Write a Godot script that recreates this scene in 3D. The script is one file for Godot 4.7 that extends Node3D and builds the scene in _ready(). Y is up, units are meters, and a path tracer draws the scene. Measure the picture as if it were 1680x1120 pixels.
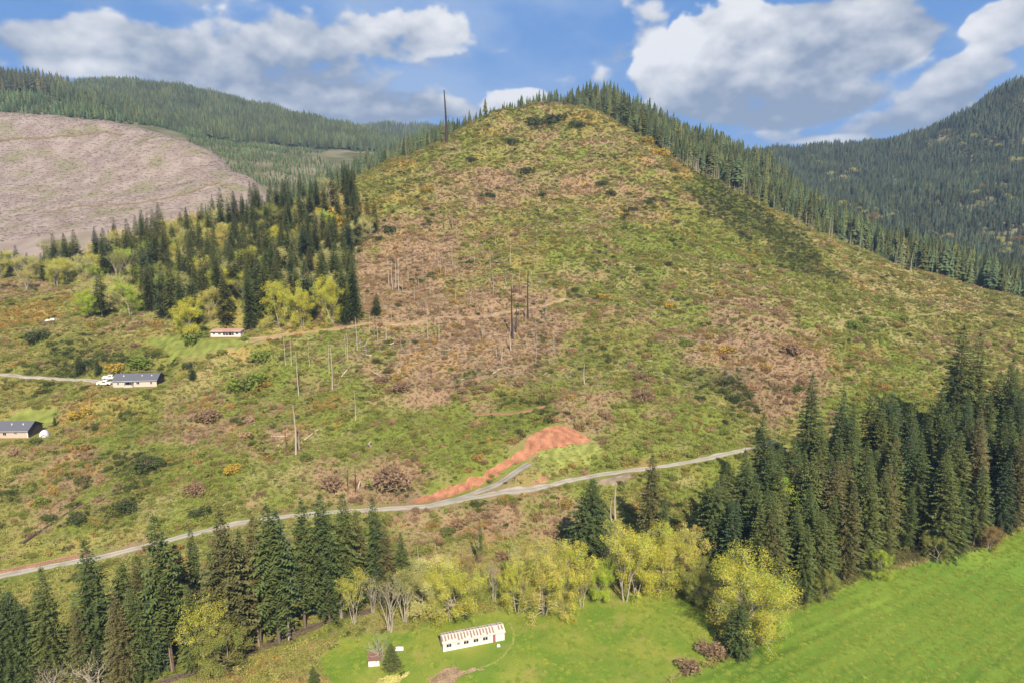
extends Node3D
# A drone's view over a farmed valley floor to a logged hill, with forested ridges behind it.

const EYE := Vector3(0, 100, 0)
const FOCAL := 1120.0
const PITCH := 0.20261

var rng := RandomNumberGenerator.new()
var used := {}
var mats := {}
var near_land: Land
var zone := PackedByteArray()          # 1.5 m cells over near_land: 1 road, 2 lawn, 3 field, 4 bare soil, 5 under trees, 6 building
var wild := {}                         # 3 m grids of how much of each plant cover grows where
var ORD := ["first", "second", "third", "fourth", "fifth", "sixth", "seventh", "eighth", "ninth", "tenth", "eleventh", "twelfth"]

# ---------------------------------------------------------------- geometry helpers

class MeshMaker:
	var v := PackedVector3Array()
	var n := PackedVector3Array()
	var c := PackedColorArray()
	var ix := PackedInt32Array()
	func tri(a: Vector3, b: Vector3, d: Vector3, col: Color) -> void:
		var m := (d - a).cross(b - a).normalized()
		var k := v.size()
		v.append(a); v.append(b); v.append(d)
		n.append(m); n.append(m); n.append(m)
		c.append(col); c.append(col); c.append(col)
		ix.append(k); ix.append(k + 1); ix.append(k + 2)
	func quad(a: Vector3, b: Vector3, d: Vector3, e: Vector3, col: Color) -> void:
		tri(a, b, d, col)
		tri(a, d, e, col)
	func box(lo: Vector3, hi: Vector3, col := Color.WHITE) -> void:
		var p := [Vector3(lo.x, lo.y, lo.z), Vector3(hi.x, lo.y, lo.z), Vector3(hi.x, hi.y, lo.z), Vector3(lo.x, hi.y, lo.z), Vector3(lo.x, lo.y, hi.z), Vector3(hi.x, lo.y, hi.z), Vector3(hi.x, hi.y, hi.z), Vector3(lo.x, hi.y, hi.z)]
		for f in [[4, 7, 6, 5], [1, 2, 3, 0], [0, 3, 7, 4], [5, 6, 2, 1], [3, 2, 6, 7], [4, 5, 1, 0]]:
			quad(p[f[0]], p[f[1]], p[f[2]], p[f[3]], col)
	func tube(path: PackedVector3Array, r: PackedFloat32Array, sides: int, col: Color) -> void:
		var first := v.size()
		for i in path.size():
			var t := (path[mini(i + 1, path.size() - 1)] - path[maxi(i - 1, 0)]).normalized()
			var side := t.cross(Vector3(0.31, 0.2, 0.93)).normalized()
			var up := side.cross(t)
			for k in sides:
				var a := TAU * k / sides
				var o := side * cos(a) + up * sin(a)
				v.append(path[i] + o * r[i]); n.append(o); c.append(col)
		for i in path.size() - 1:
			for k in sides:
				var a := first + i * sides + k
				var b := first + i * sides + (k + 1) % sides
				ix.append(a); ix.append(b); ix.append(a + sides)
				ix.append(b); ix.append(b + sides); ix.append(a + sides)
	func commit() -> ArrayMesh:
		var arr := []
		arr.resize(Mesh.ARRAY_MAX)
		arr[Mesh.ARRAY_VERTEX] = v
		arr[Mesh.ARRAY_NORMAL] = n
		arr[Mesh.ARRAY_COLOR] = c
		arr[Mesh.ARRAY_INDEX] = ix
		var m := ArrayMesh.new()
		m.add_surface_from_arrays(Mesh.PRIMITIVE_TRIANGLES, arr)
		return m

class Land:
	var x0: float
	var z0: float
	var s: float
	var nx: int
	var nz: int
	var h := PackedFloat32Array()
	func at(x: float, z: float) -> float:
		var u := clampf((x - x0) / s, 0.0, nx - 1.001)
		var w := clampf((z0 - z) / s, 0.0, nz - 1.001)
		var i := int(u)
		var j := int(w)
		u -= i
		w -= j
		var k := j * nx + i
		return lerpf(lerpf(h[k], h[k + 1], u), lerpf(h[k + nx], h[k + nx + 1], u), w)
	func on(x: float, z: float) -> Vector3:
		return Vector3(x, at(x, z), z)
	func hit(d: Vector3, from: Vector3, start: float, end: float) -> Vector3:
		var t := start
		while t < end:
			var p := from + d * t
			if p.y < at(p.x, p.z):
				var a := t - 2.0
				var b := t
				for k in 12:
					var m := (a + b) / 2
					p = from + d * m
					if p.y < at(p.x, p.z):
						b = m
					else:
						a = m
				return on(p.x, p.z)
			t += 2.0
		var q := from + d * end
		return on(q.x, q.z)

func ray(px: float, py: float) -> Vector3:      # direction with -z = 1, so that a multiple of it is a distance over the ground
	var a := (px - 840.0) / FOCAL
	var b := (560.0 - py) / FOCAL
	var d := Vector3(a, b * cos(PITCH) - sin(PITCH), -cos(PITCH) - b * sin(PITCH))
	return d / -d.z

func spot(px: float, py: float, dist: float) -> Vector3:
	return EYE + ray(px, py) * dist

func level(px: float, py: float, y: float) -> Vector3:
	var d := ray(px, py)
	return EYE + d * ((y - EYE.y) / d.y)

func ground(px: float, py: float) -> Vector3:
	return near_land.hit(ray(px, py), EYE, 100.0, 640.0)

func across(p: Vector3) -> Vector2:               # where a point of the place lies in the photograph
	var q := p - EYE
	var f := -q.y * sin(PITCH) - q.z * cos(PITCH)
	var u := q.y * cos(PITCH) - q.z * sin(PITCH)
	return Vector2(840 + FOCAL * q.x / f, 560 - FOCAL * u / f)

func metres_per_pixel(p: Vector3) -> float:
	var q := p - EYE
	return (-q.y * sin(PITCH) - q.z * cos(PITCH)) / FOCAL

func spline(pts: Array, soft: float) -> PackedFloat64Array:   # thin-plate weights for heights over x, z
	var n := pts.size()
	var m := n + 3
	var a := []
	for i in m:
		var row := PackedFloat64Array()
		row.resize(m + 1)
		if i < n:
			var p: Vector3 = pts[i]
			for j in n:
				var q: Vector3 = pts[j]
				var r2 := (Vector2(p.x - q.x, p.z - q.z) / 100.0).length_squared()
				row[j] = (r2 * log(r2) if r2 > 1e-9 else 0.0) + (soft if i == j else 0.0)
			row[n] = 1.0
			row[n + 1] = p.x / 100.0
			row[n + 2] = p.z / 100.0
			row[m] = p.y
		else:
			for j in n:
				var q: Vector3 = pts[j]
				row[j] = [1.0, q.x / 100.0, q.z / 100.0][i - n]
		a.append(row)
	for i in m:
		var best := i
		for k in range(i + 1, m):
			if absf(a[k][i]) > absf(a[best][i]):
				best = k
		var sw = a[i]
		a[i] = a[best]
		a[best] = sw
		var ri: PackedFloat64Array = a[i]
		for k in range(i + 1, m):
			var rk: PackedFloat64Array = a[k]
			var f := rk[i] / ri[i]
			if f != 0.0:
				for j in range(i, m + 1):
					rk[j] -= f * ri[j]
				a[k] = rk
	var w := PackedFloat64Array()
	w.resize(m)
	for i in range(m - 1, -1, -1):
		var t: float = a[i][m]
		for j in range(i + 1, m):
			t -= a[i][j] * w[j]
		w[i] = t / a[i][i]
	return w

func make_land(pts: Array, x0: float, x1: float, z0: float, z1: float, s: float, coarse: int, soft: float) -> Land:
	var w := spline(pts, soft)
	var n := pts.size()
	var px := PackedFloat64Array()
	var pz := PackedFloat64Array()
	for p in pts:
		px.append(p.x / 100.0)
		pz.append(p.z / 100.0)
	var big := Land.new()
	big.x0 = x0; big.z0 = z0; big.s = s * coarse
	big.nx = int(ceil((x1 - x0) / big.s)) + 2
	big.nz = int(ceil((z0 - z1) / big.s)) + 2
	big.h.resize(big.nx * big.nz)
	for j in big.nz:
		for i in big.nx:
			var x := (x0 + i * big.s) / 100.0
			var z := (z0 - j * big.s) / 100.0
			var y := w[n] + w[n + 1] * x + w[n + 2] * z
			for k in n:
				var r2 := (x - px[k]) * (x - px[k]) + (z - pz[k]) * (z - pz[k])
				if r2 > 1e-9:
					y += w[k] * r2 * log(r2)
			big.h[j * big.nx + i] = y
	if coarse == 1:
		return big
	var l := Land.new()
	l.x0 = x0; l.z0 = z0; l.s = s
	l.nx = int((x1 - x0) / s) + 1
	l.nz = int((z0 - z1) / s) + 1
	l.h.resize(l.nx * l.nz)
	for j in l.nz:
		for i in l.nx:
			l.h[j * l.nx + i] = big.at(x0 + i * s, z0 - j * s)
	return l

func land_mesh(l: Land, tint: Callable) -> ArrayMesh:
	var m := MeshMaker.new()
	m.v.resize(l.nx * l.nz)
	m.n.resize(l.nx * l.nz)
	m.c.resize(l.nx * l.nz)
	for j in l.nz:
		for i in l.nx:
			var k := j * l.nx + i
			var x := l.x0 + i * l.s
			var z := l.z0 - j * l.s
			m.v[k] = Vector3(x, l.h[k], z)
			var a := l.h[j * l.nx + maxi(i - 1, 0)]
			var b := l.h[j * l.nx + mini(i + 1, l.nx - 1)]
			var d := l.h[maxi(j - 1, 0) * l.nx + i]
			var e := l.h[mini(j + 1, l.nz - 1) * l.nx + i]
			m.n[k] = Vector3(a - b, 2.0 * l.s, e - d).normalized()
			m.c[k] = tint.call(x, z)
			if i < l.nx - 1 and j < l.nz - 1:
				m.ix.append(k); m.ix.append(k + l.nx); m.ix.append(k + l.nx + 1)
				m.ix.append(k); m.ix.append(k + l.nx + 1); m.ix.append(k + 1)
	return m.commit()

# ---------------------------------------------------------------- materials

func noise_picture(freq: float, lo: float, hi: float, sd: int, size := 512, octaves := 5) -> NoiseTexture2D:
	var f := FastNoiseLite.new()
	f.noise_type = FastNoiseLite.TYPE_SIMPLEX
	f.seed = sd
	f.frequency = freq
	f.fractal_octaves = octaves
	f.fractal_gain = 0.62
	var t := NoiseTexture2D.new()
	t.noise = f
	t.width = size
	t.height = size
	t.seamless = true
	var g := Gradient.new()
	g.set_color(0, Color(lo, lo, lo))
	g.set_color(1, Color(hi, hi, hi))
	t.color_ramp = g
	return t

func srgb(r: float, g: float, b: float) -> Color:
	return Color(r, g, b).linear_to_srgb()

func mat(called: String, col: Color, rough := 0.9) -> StandardMaterial3D:
	if mats.has(called):
		return mats[called]
	var m := StandardMaterial3D.new()
	m.resource_name = called
	m.albedo_color = col.linear_to_srgb()
	m.roughness = rough
	m.metallic_specular = 0.25
	mats[called] = m
	return m

func leaf_mat(called: String, col: Color, through := 0.0) -> StandardMaterial3D:
	var m := mat(called, col, 0.85)
	m.vertex_color_use_as_albedo = true
	m.cull_mode = BaseMaterial3D.CULL_DISABLED
	m.metallic_specular = 0.15
	if through > 0.0:
		m.backlight_enabled = true
		m.backlight = Color(through, through, through)
	return m

func soil_mat(called: String, tex: Texture2D, scale: float, bump := 0.0) -> StandardMaterial3D:
	var m := mat(called, Color.WHITE, 0.95)
	m.vertex_color_use_as_albedo = true
	m.albedo_texture = tex
	m.uv1_triplanar = true
	m.uv1_world_triplanar = true
	m.uv1_scale = Vector3.ONE / scale
	m.metallic_specular = 0.1
	if bump > 0.0:
		m.heightmap_enabled = true
		m.heightmap_texture = tex
		m.heightmap_scale = bump
	return m

# ---------------------------------------------------------------- scene tree helpers

func numbered(called: String) -> String:
	used[called] = used.get(called, -1) + 1
	return called if used[called] == 0 else "%s_%03d" % [called, used[called]]

func tag(o: Node, label: String, category: String, group := "") -> void:
	o.set_meta("label", label)
	o.set_meta("category", category)
	if group != "":
		o.set_meta("group", group)

func thing(called: String, at: Vector3, turn: float, label: String, category: String, group := "") -> Node3D:
	var o := Node3D.new()
	o.name = numbered(called)
	add_child(o)
	o.position = at
	o.rotation.y = turn
	tag(o, label, category, group)
	return o

func part(called: String, mesh: Mesh, m: Material, parent: Node) -> MeshInstance3D:
	var o := MeshInstance3D.new()
	o.name = called
	o.mesh = mesh
	o.material_override = m
	parent.add_child(o, true)
	return o

func structure(called: String, mesh: Mesh, m: Material, label: String, category: String) -> MeshInstance3D:
	var o := MeshInstance3D.new()
	o.name = numbered(called)
	o.mesh = mesh
	o.material_override = m
	add_child(o)
	o.set_meta("kind", "structure")
	tag(o, label, category)
	return o

func copies(called: String, mesh: Mesh, m: Material, where: Array, tints: PackedColorArray, label: String, category: String) -> void:
	if where.is_empty():
		return
	var mm := MultiMesh.new()
	mm.transform_format = MultiMesh.TRANSFORM_3D
	mm.use_colors = true
	mm.mesh = mesh
	mm.instance_count = where.size()
	for i in where.size():
		mm.set_instance_transform(i, where[i])
		mm.set_instance_color(i, tints[i])
	var o := MultiMeshInstance3D.new()
	o.name = numbered(called)
	o.multimesh = mm
	o.material_override = m
	add_child(o)
	o.set_meta("kind", "stuff")
	tag(o, label, category)

func ordinal(k: int) -> String:
	if k < 12:
		return ORD[k]
	var n := k + 1
	return str(n) + ("st" if n % 10 == 1 and n % 100 != 11 else "nd" if n % 10 == 2 and n % 100 != 12 else "rd" if n % 10 == 3 and n % 100 != 13 else "th")

func rr(a: float, b: float) -> float:
	return rng.randf_range(a, b)

# ---------------------------------------------------------------- plants

func conifer_meshes(sd: int, tall: float, wide: float, bare: float, thin: float) -> Array:
	rng.seed = sd
	var t := MeshMaker.new()
	var f := MeshMaker.new()
	var lean := Vector2(rr(-0.3, 0.3), rr(-0.3, 0.3))
	var path := PackedVector3Array()
	var rad := PackedFloat32Array()
	for k in 8:
		var u := k / 7.0
		path.append(Vector3(lean.x * sin(u * 3.0), tall * u - (0.6 if k == 0 else 0.0), lean.y * sin(u * 2.4)))
		rad.append(lerpf(tall * 0.0125, 0.03, pow(u, 0.8)))
	t.tube(path, rad, 7, Color(1, 1, 1))
	for k in int(14 * bare):                   # dead limbs under the crown
		var y := rr(0.05, bare) * tall
		var a := rr(0, TAU)
		var l := rr(0.8, 2.6)
		var o := Vector3(lean.x * sin(y / tall * 3.0), y, lean.y * sin(y / tall * 2.4))
		t.tube(PackedVector3Array([o, o + Vector3(cos(a) * l, rr(-0.5, 0.1), sin(a) * l)]), PackedFloat32Array([0.06, 0.015]), 3, Color(1, 1, 1))
	var y := bare * tall
	while y < tall - 0.3:
		var u := (y - bare * tall) / (tall * (1.0 - bare))
		var prof := pow(1.0 - u, 0.74) * (0.66 + 0.34 * minf(1.0, u * 3.5 + 0.1))
		var reach := wide * prof + 0.12
		var fine := 0.42 + 0.58 * minf(1.0, (1.0 - u) * 2.6)
		var count := int(lerpf(8.0, 5.0, u) * thin + rr(0, 1.5))
		var turn := rr(0, TAU)
		for b in count:
			var a := turn + TAU * b / count + rr(-0.35, 0.35)
			var l := reach * rr(0.58, 1.2)
			if rng.randf() < 0.07:
				l *= 0.45
			var out := Vector3(cos(a), 0, sin(a))
			var side := Vector3(-out.z, 0, out.x)
			var rise := lerpf(-0.22, 0.55, pow(u, 1.3)) + rr(-0.12, 0.12)
			var root := Vector3(lean.x * sin(y / tall * 3.0), y + rr(-0.25, 0.25), lean.y * sin(y / tall * 2.4))
			var steps := maxi(2, int(l / 0.55))
			var tone := rr(0.62, 1.32)
			var warm := rr(0.92, 1.16)
			for s in range(1, steps + 1):
				var w := float(s) / steps
				if w < 0.22 and l > 2.0:
					continue
				var p := root + out * l * w + Vector3.UP * (rise * l * w - 0.16 * l * w * w)
				var half := (0.55 + 0.6 * (1.0 - w)) * rr(0.7, 1.25) * fine
				var col := Color(tone * warm, tone, tone * 0.95) * rr(0.82, 1.16)
				col.a = 1.0
				for e in [-1.0, 1.0]:
					var tip: Vector3 = p + out * rr(0.3, 0.75) * fine + side * e * half * rr(0.8, 1.5) + Vector3.UP * rr(-0.34, 0.05) * fine
					var back: Vector3 = p - out * rr(0.15, 0.4) * fine + Vector3.UP * rr(-0.12, 0.14)
					f.tri(back, tip, p + out * rr(0.3, 0.55) * fine + Vector3.UP * rr(-0.05, 0.22) * fine, col)
				if s % 2 == 0:
					f.tri(p - out * 0.35 * fine, p + side * rr(-0.5, 0.5) * fine + Vector3.UP * rr(0.05, 0.35) * fine, p + out * rr(0.45, 0.8) * fine + Vector3.UP * rr(-0.15, 0.1), col * 1.12)
				if s == steps:
					f.tri(p - side * 0.16, p + side * 0.16, p + out * rr(0.4, 0.8) * fine + Vector3.UP * rr(-0.1, 0.25), col * 1.4)
		y += lerpf(0.8, 0.42, u) * rr(0.8, 1.25)
	for k in 5:
		var a := rr(0, TAU)
		var o := Vector3(cos(a), 0, sin(a)) * 0.16
		f.tri(Vector3(0, tall - 1.3, 0) + o * 2.2, Vector3(0, tall - 1.2, 0) - o, Vector3(lean.x * 0.14, tall + 0.5, lean.y * 0.67), Color(1, 1, 1))
	return [t.commit(), f.commit(), tall]

func far_conifer(sd: int, tall: float, wide: float, bare: float) -> ArrayMesh:
	rng.seed = sd
	var f := MeshMaker.new()
	f.tube(PackedVector3Array([Vector3(0, -0.5, 0), Vector3(0, tall * 0.8, 0)]), PackedFloat32Array([tall * 0.012, 0.06]), 4, Color(1.5, 1.35, 1.3))
	var levels := 12
	for k in levels:
		var u := float(k) / levels
		var y := tall * (bare + (1.0 - bare) * u)
		var r := wide * pow(1.0 - u, 0.75)
		var n := 8 - k / 3
		var turn := rr(0, TAU)
		var top := Vector3(0, y + tall * (1.0 - bare) / levels * 1.7, 0)
		for b in n:
			var a := turn + TAU * b / n + rr(-0.25, 0.25)
			var l := r * rr(0.65, 1.2)
			var p := Vector3(cos(a) * l, y - l * 0.18 + rr(-0.3, 0.3), sin(a) * l)
			var q := Vector3(-sin(a), 0, cos(a)) * l * 0.42
			var mid := Vector3(cos(a), 0, sin(a)) * l * 0.35 + Vector3(0, y + 0.2, 0)
			var tone := rr(0.7, 1.25)
			var col := Color(tone, tone, tone)
			f.tri(top, mid + q, p, col)
			f.tri(top, p, mid - q, col)
	return f.commit()

func tree_limbs(t: MeshMaker, tips: Array, from: Vector3, dir: Vector3, l: float, r: float, depth: int, spread: float) -> void:
	var mid := from + dir * l * 0.5 + Vector3(rr(-1, 1), rr(-0.3, 0.6), rr(-1, 1)) * l * 0.07
	var end := from + dir * l + Vector3(rr(-1, 1), rr(-0.2, 0.8), rr(-1, 1)) * l * 0.08
	t.tube(PackedVector3Array([from, mid, end]), PackedFloat32Array([r, r * 0.78, r * 0.55]), 5 if depth > 1 else 3, Color(1, 1, 1) * rr(0.85, 1.1))
	if depth <= 1:
		tips.append(mid)
	tips.append(end)
	if depth == 0:
		return
	var n := 3 if depth > 1 else 4
	for k in n:
		var a := TAU * k / n + rr(-0.7, 0.7)
		var side := dir.cross(Vector3(0.3, 0.1, 0.9)).normalized()
		var up := side.cross(dir)
		var d := (dir + (side * cos(a) + up * sin(a)) * spread * rr(0.6, 1.3) + Vector3.UP * 0.12).normalized()
		tree_limbs(t, tips, end if k < 2 else mid.lerp(end, rr(0.3, 0.9)), d, l * rr(0.55, 0.8), r * 0.5, depth - 1, spread)

func broadleaf_meshes(sd: int, tall: float, stems: int, spread: float, leaves: int, leaf: float, clump: float, low: bool, full := false) -> Array:
	rng.seed = sd
	var t := MeshMaker.new()
	var f := MeshMaker.new()
	var tips := []
	for s in stems:
		var a := TAU * s / stems + rr(-0.5, 0.5)
		var lean := 0.05 if stems == 1 else rr(0.1, 0.26)
		var d := Vector3(cos(a) * lean, 1, sin(a) * lean).normalized()
		var base := Vector3(cos(a), 0, sin(a)) * (0.0 if stems == 1 else 0.5) - Vector3(0, 0.5, 0)
		var l := tall * rr(0.3, 0.38)
		tree_limbs(t, tips, base, d, l, tall * 0.016 / sqrt(stems) + 0.05, 3, spread)
		if low:
			for k in (9 if full else 5):
				var b := rr(0, TAU)
				tree_limbs(t, tips, base + d * l * rr(0.12 if full else 0.25, 0.95), Vector3(cos(b), rr(0.0, 0.5), sin(b)).normalized(), tall * rr(0.14, 0.22), tall * 0.005 + 0.03, 1, spread)
	var top := 0.1
	for p in tips:
		top = maxf(top, p.y)
	for p in tips:
		if rng.randf() < 0.2:
			continue
		var tone := rr(0.55, 1.2)
		var warm := rr(0.7, 1.14)
		var size := clump * rr(0.6, 1.3)
		for k in int(leaves * rr(0.6, 1.3)):
			var o := Vector3(rr(-1, 1), rr(-0.75, 0.85), rr(-1, 1))
			if o.length() > 1.0:
				o = o.normalized() * rr(0.6, 1.0)
			var q: Vector3 = p + o * size
			var e := Vector3(rr(-1, 1), rr(-0.5, 0.5), rr(-1, 1)).normalized() * leaf * rr(0.6, 1.3)
			var g := e.cross(Vector3(rr(-1, 1), rr(-1, 1), rr(-1, 1))).normalized() * leaf * rr(0.7, 1.4)
			var col := Color(tone * warm, tone, tone * rr(0.8, 1.1)) * rr(0.85, 1.15)
			col.a = 1.0
			f.tri(q - e, q + g, q + e, col)
	return [t.commit(), f.commit(), top + clump * 0.5]

func bush_mesh(sd: int, leaves: int, leaf: float, flat: float) -> ArrayMesh:      # a leafy mound one metre across the half
	rng.seed = sd
	var f := MeshMaker.new()
	var lobes := []
	for k in 5:
		lobes.append([Vector3(rr(-0.5, 0.5), rr(0.15, 0.5) * flat, rr(-0.5, 0.5)), rr(0.35, 0.6), rr(0.78, 1.2)])
	for k in leaves:
		var b: Array = lobes[k % 5]
		var o: Vector3 = Vector3(rr(-1, 1), rr(-0.6, 1), rr(-1, 1)).normalized() * b[1] * rr(0.75, 1.08)
		var q: Vector3 = b[0] + Vector3(o.x, o.y * flat, o.z)
		q.y = maxf(q.y, 0.02)
		var e := Vector3(rr(-1, 1), rr(-0.4, 0.7), rr(-1, 1)).normalized() * leaf * rr(0.6, 1.3)
		var g := e.cross(o + Vector3(rr(-0.7, 0.7), rr(-0.7, 0.7), rr(-0.7, 0.7))).normalized() * leaf * rr(0.5, 0.9)
		var tone: float = b[2] * rr(0.82, 1.2)
		f.tri(q - e, q + g, q + e, Color(tone * rr(0.93, 1.07), tone, tone))
		if leaf > 0.12:
			f.tri(q - e, q + e, q - g, Color(tone * rr(0.93, 1.07), tone, tone))
	return f.commit()

func twig_mesh(sd: int, twigs: int, width: float, open: float) -> ArrayMesh:       # a leafless shrub one metre tall
	rng.seed = sd
	var f := MeshMaker.new()
	for k in twigs:
		var a := rr(0, TAU)
		var d := Vector3(cos(a) * open * rr(0.1, 1), rr(0.6, 1.0), sin(a) * open * rr(0.1, 1))
		var base := Vector3(rr(-0.12, 0.12), 0, rr(-0.12, 0.12))
		var side := d.cross(Vector3(rr(-1, 1), rr(-1, 1), rr(-1, 1))).normalized() * width
		var tone := rr(0.75, 1.25)
		var col := Color(tone, tone * rr(0.95, 1.05), tone)
		f.tri(base - side, base + side, base + d, col)
		for s in 3:
			var p := base + d * rr(0.35, 0.85)
			var e := (d.normalized() + Vector3(rr(-0.9, 0.9), rr(-0.2, 0.6), rr(-0.9, 0.9))).normalized() * rr(0.15, 0.35)
			f.tri(p - side * 0.6, p + side * 0.6, p + e, col)
	return f.commit()

func tuft_mesh(sd: int, blades: int) -> ArrayMesh:       # arching grass or fern blades, half a metre tall
	rng.seed = sd
	var f := MeshMaker.new()
	for k in blades:
		var a := rr(0, TAU)
		var out := Vector3(cos(a), 0, sin(a))
		var side := Vector3(-out.z, 0, out.x) * rr(0.05, 0.12)
		var base := Vector3(rr(-0.4, 0.4), -0.03, rr(-0.4, 0.4))
		var mid := base + out * rr(0.1, 0.35) + Vector3.UP * rr(0.22, 0.5)
		var tip := mid + out * rr(0.15, 0.5) + Vector3.UP * rr(-0.18, 0.12)
		var tone := rr(0.75, 1.25)
		var col := Color(tone * rr(0.9, 1.1), tone, tone)
		f.tri(base - side, mid + side, base + side, col)
		f.tri(mid - side, tip, mid + side, col)
	return f.commit()

func dead_trunk_meshes(sd: int, tall: float, limbs: int, reach: float) -> ArrayMesh:
	rng.seed = sd
	var t := MeshMaker.new()
	var path := PackedVector3Array()
	var rad := PackedFloat32Array()
	var bend := Vector2(rr(-0.5, 0.5), rr(-0.5, 0.5))
	for k in 6:
		var u := k / 5.0
		path.append(Vector3(bend.x * u * u, tall * u - (0.5 if k == 0 else 0.0), bend.y * sin(u * 3.0)))
		rad.append(lerpf(tall * 0.014 + 0.1, tall * 0.004 + 0.03, pow(u, 0.7)))
	t.tube(path, rad, 7, Color(1, 1, 1))
	for k in limbs:
		var u := rr(0.2, 0.97)
		var o := Vector3(bend.x * u * u, tall * u, bend.y * sin(u * 3.0))
		var a := rr(0, TAU)
		var l := reach * rr(0.3, 1.0) * (1.2 - u)
		var mid := o + Vector3(cos(a) * l * 0.6, rr(-0.1, 0.4) * l, sin(a) * l * 0.6)
		t.tube(PackedVector3Array([o, mid, mid + Vector3(cos(a + 0.3) * l * 0.4, rr(-0.3, 0.3) * l, sin(a + 0.3) * l * 0.4)]), PackedFloat32Array([0.07, 0.045, 0.015]), 3, Color(1, 1, 1) * rr(0.8, 1.1))
	return t.commit()

# ---------------------------------------------------------------- sky

var cloud_list := []
var sky_a := FastNoiseLite.new()
var sky_b := FastNoiseLite.new()

func cloud(px: float, py: float, rx: float, ry: float, dens: float, light: float) -> void:
	var d := ray(px, py)
	cloud_list.append([rad_to_deg(atan2(d.x, -d.z)), rad_to_deg(atan2(d.y, Vector2(d.x, d.z).length())), rx / 19.5, ry / 19.5, dens, light])

func sky_at(az: float, el: float) -> Color:
	var k := PI / 180.0
	var q := Vector3(sin(az * k) * 60.0, el * 1.7, cos(az * k) * 60.0)
	var warp := sky_b.get_noise_3dv(q * 0.7) * 2.4
	var warp2 := sky_b.get_noise_3dv(q * 0.7 + Vector3(40, 9, 3)) * 1.5
	var fine := sky_a.get_noise_3dv(q)
	var blue := Color(0.055, 0.15, 0.37).lerp(Color(0.125, 0.235, 0.43), clampf(1.0 - el / 24.0, 0.0, 1.0))
	var wisp := smoothstep(-0.15, 0.5, sky_b.get_noise_3dv(q * Vector3(0.35, 0.8, 0.35) + Vector3(7, 70, 2)) + fine * 0.35) * 0.5
	var col := blue.lerp(Color(0.27, 0.34, 0.46), wisp)
	var dens := 0.0
	var light := 0.0
	var sum := 0.0001
	for c in cloud_list:
		var da: float = (wrapf(az - c[0], -180.0, 180.0) * cos(el * k) + warp) / c[2]
		if absf(da) > 1.6:
			continue
		var de: float = (el - c[1] + warp2) / c[3]
		var r := da * da + de * de
		if r > 2.5:
			continue
		var f: float = maxf(0.0, 1.0 - r * 0.55) * c[4]
		dens += f
		var w := f * f
		sum += w
		light += w * (c[5] + 0.20 * clampf(de - da * 0.45, -1.2, 1.2))
	var hard := clampf(light / sum, 0.0, 1.0)
	var puff := sky_a.get_noise_3dv(q * 2.3 + Vector3(31, 5, 8))
	var cover := smoothstep(lerpf(0.2, 0.52, hard), lerpf(1.15, 0.86, hard), minf(dens * 1.1, 1.4) + fine * 1.2 + puff * 0.45)
	var lum := clampf(light / sum + fine * 0.6 + puff * 0.4 - 0.12, 0.0, 1.0)
	var white := Color(0.165, 0.205, 0.275).lerp(Color(0.50, 0.505, 0.52), lum)
	return col.lerp(white, cover * 0.96)

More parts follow.
